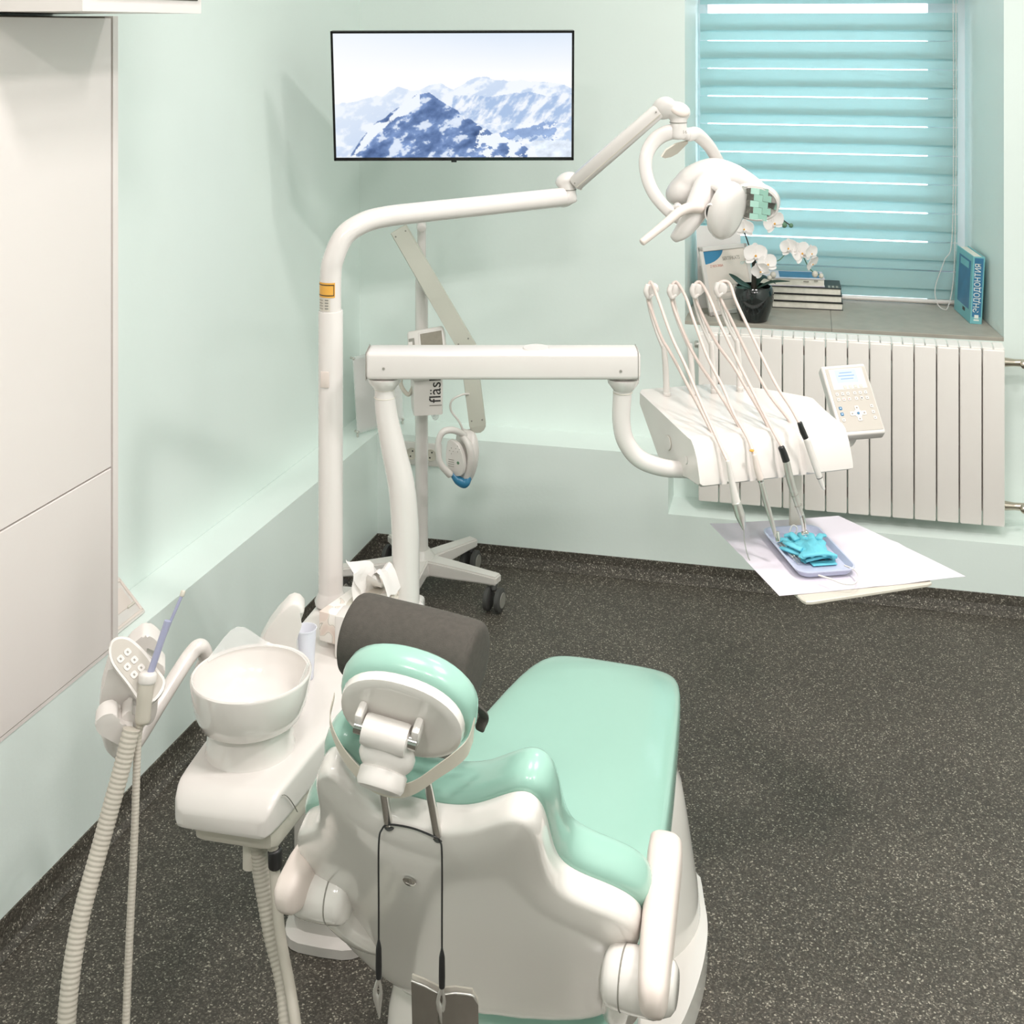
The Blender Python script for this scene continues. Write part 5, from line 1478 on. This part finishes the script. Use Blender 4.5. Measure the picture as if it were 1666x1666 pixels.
    lathe('bulb_recess', [(.026, -.014), (.026, .002), (.0225, .006), (.020, .004), (.0185, -.006), (.001, -.006)], Fr, M['lacquer'], bh, n=32, sx=.7, sy=1.0)
    lathe('recess_lining', [(.0196, .003), (.0182, -.0055), (.001, -.0057), (.001, -.0050), (.0176, -.0048), (.019, .003)], Fr, M['darkgrey'], bh, n=28, sx=.7, sy=1.0)
    lathe('bulb', [(.007, -.006), (.007, .002), (.004, .006), (.0005, .007)], Fr, M['chrome'], bh, n=18)
    # handle
    tube('handle', [P(1140, 338, wh - .075), P(1122, 338, wh - .09), P(1104, 346, wh - .11), P(1080, 366, wh - .13), P(1045, 394, wh - .155)], [.014, .013, .0115, .010, .0085], M['warmplastic'], t, n=20)
    lathe('pivot_cap', [(.010, -.01), (.010, .010), (.006, .014), (.001, .014)], frame(P(1103, 337, wh - .055), (1, 0, 0), (0, 0, 1)), M['lacquer'], t, n=20)
operating_light()

# ------------------------------------------------------------------ instrument table on its swivel arm
TX, TY = V((.957, .290, 0)).normalized(), V((-.290, .957, 0)).normalized()
TO = P(1130, 718, 2.66)
def TT(x, y, z): return TO + TX * x + TY * y + UP * z
M['pale_field'] = mat('pale_display_surround', srgb(212, 206, 199), 0.4)
def instrument_table():
    wa = 2.72
    base = P(660, 980, wa); base.z = UZ
    t = thing('instrument_table', 'white instrument table on a beam arm with whip rods and keypad', 'instrument table', base)
    lathe('arm_post_foot', [(.044, .002), (.046, .012), (.040, .030), (.034, .036)], Matrix.Translation(base), M['lacquer'], t, n=36)
    tube('arm_post', [base + UP * .01, P(660, 930, wa), P(659, 860, wa), P(653, 790, wa), P(640, 730, wa), P(629, 675, wa), P(626, 640, wa), P(626, 622, wa)], [.0305, .0305, .0305, .0295, .027, .024, .0225, .022], M['lacquer'], t, n=32)
    for y in (632, 646): lathe('post_ring', [(.0232, -.001), (.024, 0), (.0232, .001)], Matrix.Translation(P(626, y, wa)), M['greyplastic'], t, n=28)
    lathe('beam_cup', [(.023, -.022), (.036, -.006), (.038, .004)], Matrix.Translation(P(626, 616, wa)), M['lacquer'], t, n=32)
    bl, br = P(597, 588, wa), P(1040, 590, wa)
    c = (bl + br) / 2
    bm_ = box('beam', ((br - bl).length, .075, .061), Matrix.Translation(c), M['lacquer'], t, bev=.010, seg=4)
    for x in (598.5, 1036): box('beam_joint', (.0015, .0755, .0615), Matrix.Translation(P(x, 589, wa)), M['midgrey'], bm_, bev=.009, seg=3)
    lathe('cap', [(.030, 0), (.028, .003), (.001, .003)], Matrix.Translation(V((P(872, 588, wa).x, wa, c.z + .030))), M['lacquer'], bm_, n=28)
    for x, y in ((624, 600), (1010, 604)): lathe('screw', [(.003, 0), (.003, .0015), (.0005, .0015)], frame(P(x, y, wa - .0375 * 1.0), (1, 0, 0), (0, 0, 1)), M['midgrey'], bm_, n=10)
    lathe('beam_cup', [(.022, -.022), (.034, -.006), (.036, .004)], Matrix.Translation(P(1014, 618, wa)), M['lacquer'], t, n=32)
    tube('lower_arm', [P(1014, 618, wa), P(1012, 650, wa), P(1011, 685, wa), P(1018, 718, wa), P(1040, 746, wa), P(1075, 760, wa), P(1112, 764, wa + .01), P(1180, 766, wa + .05)], [.021, .0205, .020, .0195, .0195, .019, .018, .018], M['lacquer'], t, n=26)
    lathe('post_ring', [(.0214, -.001), (.022, 0), (.0214, .001)], Matrix.Translation(P(1013, 638, wa)), M['greyplastic'], t, n=28)
    # table body, cross sections along its width
    secs = []
    N = 61
    slots = [(P(px_, 740, 2.64 + (px_ - 1130) / 255 * .1) - TO).dot(TX) for px_ in (1176, 1222, 1268, 1306)]
    for i in range(N):
        x = -.004 + .372 * i / (N - 1)
        f = x / .37
        dip = sum(math.exp(-((x - s) / .010) ** 2) for s in slots)
        cut = max(0, (f - .45) / .55)                # the rear right corner is cut away in a long curve
        yb = .306 - .17 * cut ** 1.7
        ys = 0.0
        drop = -.004 * f
        edge = min(1, min(f + .012, 1.012 - f) / .02)
        e = (1 - edge) * .006
        prof = [(yb - e, .026 + drop - e), (yb * .6, .014 + drop - e * .3), (.03, .002 - e * .3), (.010, .003 - .003 * dip - e * .5), (-.004, -.004 - .010 * dip - e), (-.020 + .014 * dip, -.030), (-.034 + .016 * dip, -.070), (-.036 + .014 * dip, -.084 + e), (-.026, -.090 + e),
                (.03, -.094 + e), (.12, -.112 + e), (.19, -.100 + e), (.26, -.045 + e), (yb - .004, -.012 + e), (yb - e, .012)]
        prof = [(min(y, yb), z) for y, z in prof]
        secs.append([TT(x, y, z) for y, z in prof])
    bd = link('table_body', skin_me(secs), M['plastic'], t, smooth=40)
    lathe('side_button', [(.0155, 0), (.015, .002), (.001, .0022)], frame(TT(-.0045, .13, -.045), TY * -1, UP), M['plastic'], bd, n=28)
    lathe('side_button', [(.0160, 0), (.0166, .0006), (.0160, .001)], frame(TT(-.0045, .13, -.045), TY * -1, UP), M['greyplastic'], bd, n=28)
    lathe('side_button', [(.009, 0), (.008, .0015), (.001, .0016)], frame(TT(-.0045, .035, -.052), TY * -1, UP), M['plastic'], bd, n=24)
    # whips
    for i, (bx, by, tx, ty) in enumerate(((1085, 640, 1060, 468), (1127, 638, 1098, 468), (1162, 634, 1135, 467), (1204, 630, 1174, 465))):
        wb = 2.925 + (bx - 1085) / 119 * .035
        wt = wb - .012
        b0 = P(bx, by, wb)
        wp = tube('whip_rod', [b0 - UP * .02, P(bx - 2, by - 40, wb), P(bx - 5, by - 78, wb)], [.0078, .0074, .0066], M['plastic'], t, n=14)
        lathe('rod_collar', [(.0095, -.004), (.0095, .002), (.008, .003)], Matrix.Translation(b0), M['plastic'], wp, n=18)
        for dx, dw in ((-.004, 0), (.004, .012)):
            tube('whip_spring', [P(bx - 5 + (tx - bx) * f_ - 3.5 * math.sin(PI * f_), by - 74 + (ty + 86 - by) * f_, wb + (wt - wb) * f_) + V((dx * min(1, .5 + f_), dw, 0)) for f_ in (0, .3, .65, 1)], [.0046, .0030, .0028, .0036], M['plastic'], wp, n=10)
        Fr = frame(P(tx - 1, ty + 6, wt), V((.35, .93, 0)), UP)
        lathe('roller', [(.010, -.013), (.0145, -.011), (.0145, -.006), (.0115, -.004), (.0115, .004), (.0145, .006), (.0145, .011), (.010, .013)], frame(P(tx + 1, ty + 3, wt), UP, V((.93, -.35, 0))), M['plastic'], wp, n=28)
        tube('hook', [P(tx - 6, ty - 4, wt - .01), P(tx - 9, ty + 6, wt - .012), P(tx - 5, ty + 16, wt - .010), P(tx + 2, ty + 12, wt - .012)], [.006, .0065, .005, .003], M['plastic'], wp, n=10)
    # keypad
    TL, TR = P(1348, 597, 3.05), P(1413, 592, 3.06)
    BL, BR = P(1367, 706, 2.93), P(1428, 703, 2.94)
    ex = (TR - TL).normalized(); ey = (TL + TR - BL - BR).normalized()
    wd, ht = (TR - TL).length + .004, ((TL + TR - BL - BR) / 2).length
    F = frame((TL + TR + BL + BR) / 4, ex, ey)
    kp = box('keypad_housing', (wd + .006, ht + .006, .032), F @ Matrix.Translation((-.002, 0, -.0165)), M['plastic'], t, bev=.005, seg=3)
    link('keypad_face', prism_me(rrect(wd - .006, ht - .012, .002), -.001, .0006, F), M['pad'], kp, smooth=0)
    link('display_field', prism_me(rrect(wd * .80, ht * .31, .001), 0, .0011, F @ Matrix.Translation((0, ht * .295, 0))), M['pale_field'], kp, smooth=0)
    link('display', prism_me(rrect(wd * .50, ht * .19, .0005), 0, .0016, F @ Matrix.Translation((-.002, ht * .335, 0))), M['lcd'], kp, smooth=0)
    for r_ in range(3):
        box('display_text', (wd * (.30, .38, .30)[r_], .0022, .0002), F @ Matrix.Translation((-.002, ht * (.385 - r_ * .045), .0018)), M['lcdtext'], kp, bev=0)
    kb = .0078
    def key(x, y, m=None, s=kb, icon=True, im=None):
        c = F @ Matrix.Translation((x * wd, y * ht, .0005))
        link('key', prism_me(rrect(s, s * 1.05, .0018, 3), 0, .0016, c, .0004, 1), m or M['plastic'], kp)
        if icon: link('key_icon', prism_me([(s * .22 * math.cos(q), s * .22 * math.sin(q)) for q in np.linspace(0, 2 * PI, 7)[:-1]], .0016, .0019, c), im or M['lettergrey'], kp, smooth=0)
    for i in range(4): key(-.12 + i * .125, .175, M['greyplastic'], .0080, False)
    for r_ in range(2):
        for i in range(6):
            x = -.36 + i * .128 + (.035 if i > 2 else 0)
            key(x, .075 - r_ * .080, im=M['letterred'] if (r_ == 1 and i in (1, 2)) else (M['letterblack'] if (r_ == 1 and i == 4) else None))
    for i, y in enumerate((-.130, -.215, -.300)):
        key(-.375, y, M['booknavy'] if i < 2 else None, im=M['lcd'] if i < 2 else None)
        key(.355, y)
    for x, y in ((0, -.140), (0, -.300), (-.14, -.22), (.14, -.22)): key(x, y, s=.0105)
    link('key_pad_cross', prism_me([(.013, 0), (0, .015), (-.013, 0), (0, -.015)], 0, .0012, F @ Matrix.Translation((0, -.22 * ht, .0005))), M['plastic'], kp, smooth=0)
    lathe('key', [(.0034, 0), (.003, .002), (.0005, .0022)], F @ Matrix.Translation((0, -.22 * ht, .0016)), M['booknavy'], kp, n=14)
    tube('keypad_bracket', [F @ V((-.01, -.06, -.03)), F @ V((-.03, -.08, -.07)), TT(.30, .12, -.05)], .012, M['plastic'], kp, n=14)
    # tray shelf below, on a flat bar
    zs = .722
    r0 = TT(.13, .14, -.06); 
    a = P(1294, 790, 2.83); 
    bar = box('tray_bar', (.030, .010, a.z - zs + .10), Matrix.Translation((a.x, a.y, (a.z + .07 + zs) / 2)) @ Matrix.Rotation(.29, 4, 'Z'), M['greyplastic'], t, bev=.003)
    cs = [Pz(1190, 868, zs), Pz(1378, 845, zs), Pz(1520, 948, zs), Pz(1310, 980, zs)]
    ctr = sum(cs, V()) / 4
    sx = (cs[1] - cs[0]).normalized(); sy = V((-sx.y, sx.x, 0))
    ol = [((c - ctr).dot(sx), (c - ctr).dot(sy)) for c in cs]
    rnd = []
    for i, (x, y) in enumerate(ol):
        x0, y0 = ol[i - 1]; x1, y1 = ol[(i + 1) % 4]
        l0, l1 = math.hypot(x0 - x, y0 - y), math.hypot(x1 - x, y1 - y)
        p0 = (x + (x0 - x) / l0 * .015, y + (y0 - y) / l0 * .015); p1 = (x + (x1 - x) / l1 * .015, y + (y1 - y) / l1 * .015)
        for u in (0, .5, 1): rnd.append(((1 - u) ** 2 * p0[0] + 2 * u * (1 - u) * x + u * u * p1[0], (1 - u) ** 2 * p0[1] + 2 * u * (1 - u) * y + u * u * p1[1]))
    link('tray_shelf', prism_me(rnd[::-1], -.008, .0, frame(ctr, sx, sy), .002, 1), M['greyplastic'], t)
    return zs
M['lcdtext'] = mat('lcd_text', srgb(96, 120, 170), 0.4, emit=srgb(140, 170, 235), estr=.4)
ZS = instrument_table()

# paper, tray and what lies on it
def paper_sheet():
    z = ZS + .0012
    cs = [Pz(1155, 855, z), Pz(1364, 839, z), Pz(1571, 940, z), Pz(1268, 970, z)]
    t = thing('paper_liner', 'white paper sheet spread over the tray shelf below instrument table', 'paper', sum(cs, V()) / 4)
    n = 17; g = []
    shelf = [Pz(1190, 868, ZS), Pz(1378, 845, ZS), Pz(1520, 948, ZS), Pz(1310, 980, ZS)]
    for i in range(n):
        v = i / (n - 1); row = []
        for j in range(n):
            u = j / (n - 1)
            p = (cs[0] * (1 - u) + cs[1] * u) * (1 - v) + (cs[3] * (1 - u) + cs[2] * u) * v
            h = .0
            if u < .16: h += (.16 - u) * .03 * (1 - v)         # lifted far corner
            h += .0025 * max(0, math.sin((u * .9 + v * .3) * 7)) * (.4 + u) + .0022 * (1 - abs((u - .52) / .03) if abs(u - .52) < .03 else 0) + .0018 * (1 - abs((v - .5) / .04) if abs(v - .5) < .04 else 0)
            if .12 < u < .62 and .12 < v < .95: h = 0
            row.append(p + UP * h)
        g.append(row)
    link('sheet', sheet_me(g, .0005), M['paper'], t, smooth=12)
paper_sheet()
def instrument_tray():
    z = ZS + .0032
    a, b, c, d = Pz(1240, 872, z), Pz(1325, 862, z), Pz(1398, 936, z), Pz(1300, 948, z)
    ctr = (a + b + c + d) / 4
    sy = ((a + b) / 2 - (c + d) / 2); L = sy.length; sy.normalize()
    sx = V((sy.y, -sy.x, 0)); Wd = ((b - a).dot(sx) + (c - d).dot(sx)) / 2
    F = frame(ctr, sx, sy)
    t = thing('instrument_tray', 'pale lilac plastic tray lying on the white paper sheet', 'tray', ctr)
    def ring(w, l, r, zz): return [F @ V((x, y, zz)) for x, y in rrect(w, l, r, 6)]
    rings = [ring(Wd - .040, L - .040, .016, .0005), ring(Wd - .022, L - .022, .020, .0015), ring(Wd - .006, L - .006, .026, .013), ring(Wd, L, .028, .0145), ring(Wd, L, .028, .0165), ring(Wd - .008, L - .008, .026, .0165), ring(Wd - .020, L - .020, .020, .0035), ring(Wd - .032, L - .032, .016, .0022)]
    link('tray_body', skin_me(rings), M['tray'], t, smooth=40)
    return F, Wd, L
TF, TWd, TL_ = instrument_tray()
def gloves():
    F = TF
    # two crumpled gloves lying over each other, kept above the tray floor
    def glove(name, label, ox, oy, rot, zl, seed):
        G = F @ Matrix.Translation((ox, oy, zl)) @ Matrix.Rotation(rot, 4, 'Z') @ Matrix.Diagonal((1.22, 1.1, 1.0, 1))
        t = thing(name, label, 'glove', G @ V((0, 0, 0)), 'crumpled gloves on the tray')
        rnd = random.Random(seed)
        def crump(p, amt=.0045):
            return p + V((mnoise.noise(p * 55 + V((seed, 0, 0))), mnoise.noise(p * 55 + V((0, seed, 0))), abs(mnoise.noise(p * 60 + V((0, 0, seed)))) * 1.6)) * amt
        g = []
        for i in range(15):
            v = i / 14; row = []
            for j in range(13):
                u = j / 12
                x = (u - .5) * (.056 + .008 * math.sin(v * 9)); y = (v - .5) * .085
                hh = .011 * math.sin(PI * u) ** .6 * (.6 + .4 * math.sin(PI * v)) + .003 * math.sin(u * 17 + v * 5) * math.sin(PI * u) + (.0035 * math.sin(v * 26) if v > .75 else 0)
                row.append(crump(G @ V((x, y, hh + .001))))
            g.append(row)
        o = link('palm', sheet_me(g), M['teal'], t, smooth=75)
        for k, (x0, a, ln) in enumerate(((-.021, .30, .040), (-.008, .10, .046), (.006, -.12, .043), (.019, -.4, .034))):
            ps = [G @ V((x0, .038, .008)), G @ V((x0 + math.sin(-a) * ln * .5, .038 + ln * .35, .012 - k * .001)), G @ V((x0 + math.sin(-a) * ln + rnd.uniform(-.006, .006), .038 + ln * .55, .007))]
            me = tube_me(ps, [.0085, .0078, .0062], n=12, sm=5, flat=(1, .6))
            for v in me.vertices: v.co = crump(v.co.copy(), .002)
            link('finger', me, M['teal'], t, smooth=180)
        ps = [G @ V((-.024, -.005, .007)), G @ V((-.040, .010, .011)), G @ V((-.046, .026, .008))]
        me = tube_me(ps, [.009, .008, .006], n=12, sm=5, flat=(1, .6))
        link('thumb', me, M['teal'], t, smooth=40)
        cuff = [G @ V((-.030, -.045, .010)), G @ V((-.012, -.047, .014)), G @ V((.010, -.046, .015)), G @ V((.030, -.043, .009))]
        link('cuff', tube_me(cuff, [.003, .0035, .0035, .003], n=8, sm=5), M['teal'], t, smooth=40)
    glove('crumpled_glove', 'crumpled turquoise glove lying lowest in the lilac tray', .004, -.004, .12, .0030, 3)
    glove('crumpled_glove', 'crumpled turquoise glove lying on top of the other glove', .006, -.016, -.10, .0150, 8)
    w = F @ V((0, 0, 0))
    t = thing('ear_loop_mask', 'white ear loops of a face mask sticking out of the tray', 'mask', w)
    z = ZS + .02
    tube('ear_loop', [Pz(1332, 936, z), Pz(1352, 942, z + .004), Pz(1370, 949, z + .002), Pz(1388, 950, z), Pz(1397, 940, z), Pz(1391, 928, z), Pz(1374, 920, z - .006)], .0018, M['tissue'], t, n=8)
    b = Pz(1288, 872, z)
    tube('ear_loop', [b, b + V((-.004, 0, .012)), b + V((.003, 0, .024)), b + V((.012, 0, .018)), b + V((.008, 0, .004))], .0017, M['tissue'], t, n=8)
    link('mask_fold', box_me((.055, .02, .0025), F @ Matrix.Translation((.012, -.058, .0062)), .001, 1), M['teal'], t, smooth=0)
    labels = ['steel probe lying at the left inside of the tray', 'steel mirror handle beside the probe inside the tray', 'dark handled tweezers half under the gloves in tray']
    for i in range(3):
        x = -TWd / 2 + .0215 + i * .0062
        p0, p1 = F @ V((x, .062 - i * .006, .0060)), F @ V((x + .004, -.055 + i * .01, .0060))
        h = thing(('dental_probe', 'mouth_mirror', 'tweezers')[i], labels[i], 'instrument', (p0 + p1) / 2)
        tube('handle', [p0, p0.lerp(p1, .7)], .0024, M['steel'] if i < 2 else M['darkgrey'], h, n=10, sm=2)
        tube('tip', [p0.lerp(p1, .69), p0.lerp(p1, .92), p1 + UP * .001], [.0012, .001, .0008], M['steel'], h, n=8)
gloves()

# ------------------------------------------------------------------ handpieces with their hoses
INNER = [[(1165, 719), (1151, 689), (1127, 643), (1092, 576), (1077, 551), (1062, 511), (1054, 487)],
         [(1213, 716), (1200, 689), (1167, 635), (1138, 592), (1119, 557), (1100, 511), (1093, 489)],
         [(1257, 712), (1243, 681), (1216, 635), (1194, 597), (1167, 560), (1146, 519), (1132, 487)],
         [(1298, 710), (1284, 684), (1251, 641), (1224, 592), (1203, 549), (1189, 519), (1173, 487)]]
OUTER = [[(1060, 460), (1070, 484), (1092, 546), (1116, 597), (1140, 654), (1162, 703), (1184, 751)],
         [(1102, 460), (1116, 484), (1130, 525), (1151, 581), (1176, 630), (1194, 673), (1216, 712), (1227, 741)],
         [(1140, 460), (1154, 484), (1173, 530), (1200, 587), (1224, 635), (1243, 673), (1262, 709), (1273, 728)],
         [(1186, 460), (1197, 489), (1216, 530), (1240, 581), (1265, 630), (1286, 662), (1301, 689)]]
def handpieces():
    W0 = lambda x: 2.64 + (x - 1130) / 255 * .1
    whip = [(1060, 468), (1098, 468), (1135, 467), (1174, 465)]
    slot = [(1165, 719), (1213, 716), (1257, 713), (1299, 710)]
    hp = [(1184, 751), (1227, 741), (1273, 728), (1301, 689)]
    names = [('air_scaler', 'steel scaler with a bulbous grip, leftmost on the instrument table'), ('turbine_handpiece', 'slim steel handpiece with pale sleeve second from left on the table'),
             ('micromotor_handpiece', 'steel handpiece with black sleeve and angled head over the tray'), ('polishing_handpiece', 'white pen handpiece with black sleeve at the table right')]
    for i in range(4):
        tx, ty = whip[i]; sx, sy = slot[i]; hx, hy = hp[i]
        wt = 2.915 + (tx - 1060) / 119 * .035
        ws, wh = W0(sx) + .035, W0(hx) - .035
        top = P(tx + 1, ty - 8, wt)
        mid1 = P(tx + (sx - tx) * .42, ty + (sy - ty) * .46, wt + (ws - wt) * .4) 
        mid2 = P(tx + (hx - tx) * .42, ty + (hy - ty) * .46 , wt + (wh - wt) * .45)
        a = P(sx, sy, ws)
        t = thing(names[i][0], names[i][1], 'dental handpiece', P(hx, hy, wh), 'handpieces on the instrument table')
        inn = INNER[i]; out = OUTER[i]
        nI, nO = len(inn) - 1, len(out) - 1
        left = [P(x, y, ws + (wt - ws) * (q / nI) ** .9) for q, (x, y) in enumerate(inn)]
        arc = [P(tx - 6, ty + 6, wt - .004), P(tx - 4, ty - 5, wt - .004)]
        right = [P(x, y, wt - .006 + (wh - wt + .006) * q / nO) for q, (x, y) in enumerate(out)]
        tube('hose', left + arc + right, .0037, M['beigehose'], t, n=10, sm=6)
        def pt(x, y, dw=0): return P(x, y, wh + dw)
        if i == 0:
            tube('body', [pt(1184, 750), pt(1190, 780, .0), pt(1199, 822, .0)], [.0048, .0062, .0098], M['plastic'], t, n=20)
            tube('grip', [pt(1198, 818), pt(1204, 838), pt(1208, 852), pt(1210, 861)], [.0102, .0105, .0068, .0032], M['steel'], t, n=20)
            tube('tip', [pt(1210, 860), pt(1212, 885), pt(1217, 905), pt(1220, 912)], [.0012, .0010, .0012, .0008], M['steel'], t, n=8)
        elif i == 1:
            tube('sleeve', [pt(1227, 740), pt(1232, 762), pt(1237, 779)], [.0048, .0072, .0076], M['warmplastic'], t, n=18)
            tube('ring', [pt(1236, 777), pt(1238, 783)], .0066, M['chrome'], t, n=18, sm=0)
            tube('body', [pt(1238, 783), pt(1246, 815), pt(1256, 850), pt(1262, 872)], [.0060, .0070, .0050, .0036], M['steel'], t, n=18)
            tube('head', [pt(1264, 866), pt(1266, 880, -.004)], .0052, M['chrome'], t, n=16, sm=0)
            lathe('band', [(.0046, -.0015), (.0052, 0), (.0046, .0015)], Matrix.Translation(pt(1223, 733)), M['yellow'], t, n=14)
        elif i == 2:
            tube('sleeve', [pt(1271, 728), pt(1275, 738), pt(1279, 750)], [.0072, .0078, .0082], M['black'], t, n=18)
            tube('body', [pt(1279, 750), pt(1284, 774), pt(1290, 797)], [.0080, .0086, .0080], M['steel'], t, n=20)
            tube('neck', [pt(1290, 796), pt(1297, 818), pt(1304, 838)], [.0078, .0070, .0058], M['steel'], t, n=18)
            tube('head', [pt(1304, 836), pt(1307, 850), pt(1309, 868)], [.0058, .0054, .0046], M['chrome'], t, n=16)
            tube('head_cap', [pt(1306, 868), pt(1313, 866, -.004)], .0054, M['chrome'], t, n=14, sm=0)
            for yy in (805, 822): lathe('ring', [(.0080, -.0008), (.0084, 0), (.0080, .0008)], frame(pt(1293 + (yy - 805) * .33, yy), (1, 0, .45), (0, 1, 0)), M['midgrey'], t, n=18)
        else:
            tube('sleeve', [pt(1301, 688), pt(1306, 702), pt(1312, 715)], [.0056, .0068, .0062], M['black'], t, n=18)
            tube('body', [pt(1312, 714), pt(1322, 744), pt(1333, 776)], [.0072, .0074, .0066], M['plastic'], t, n=20)
            lathe('ring', [(.0066, -.0008), (.0070, 0), (.0066, .0008)], frame(pt(1333.5, 777), (1, 0, .36), (0, 1, 0)), M['darkgrey'], t, n=18)
            tube('tip', [pt(1334, 778), pt(1339, 792), pt(1341, 796)], [.0062, .0040, .0028], M['plastic'], t, n=16)
handpieces()
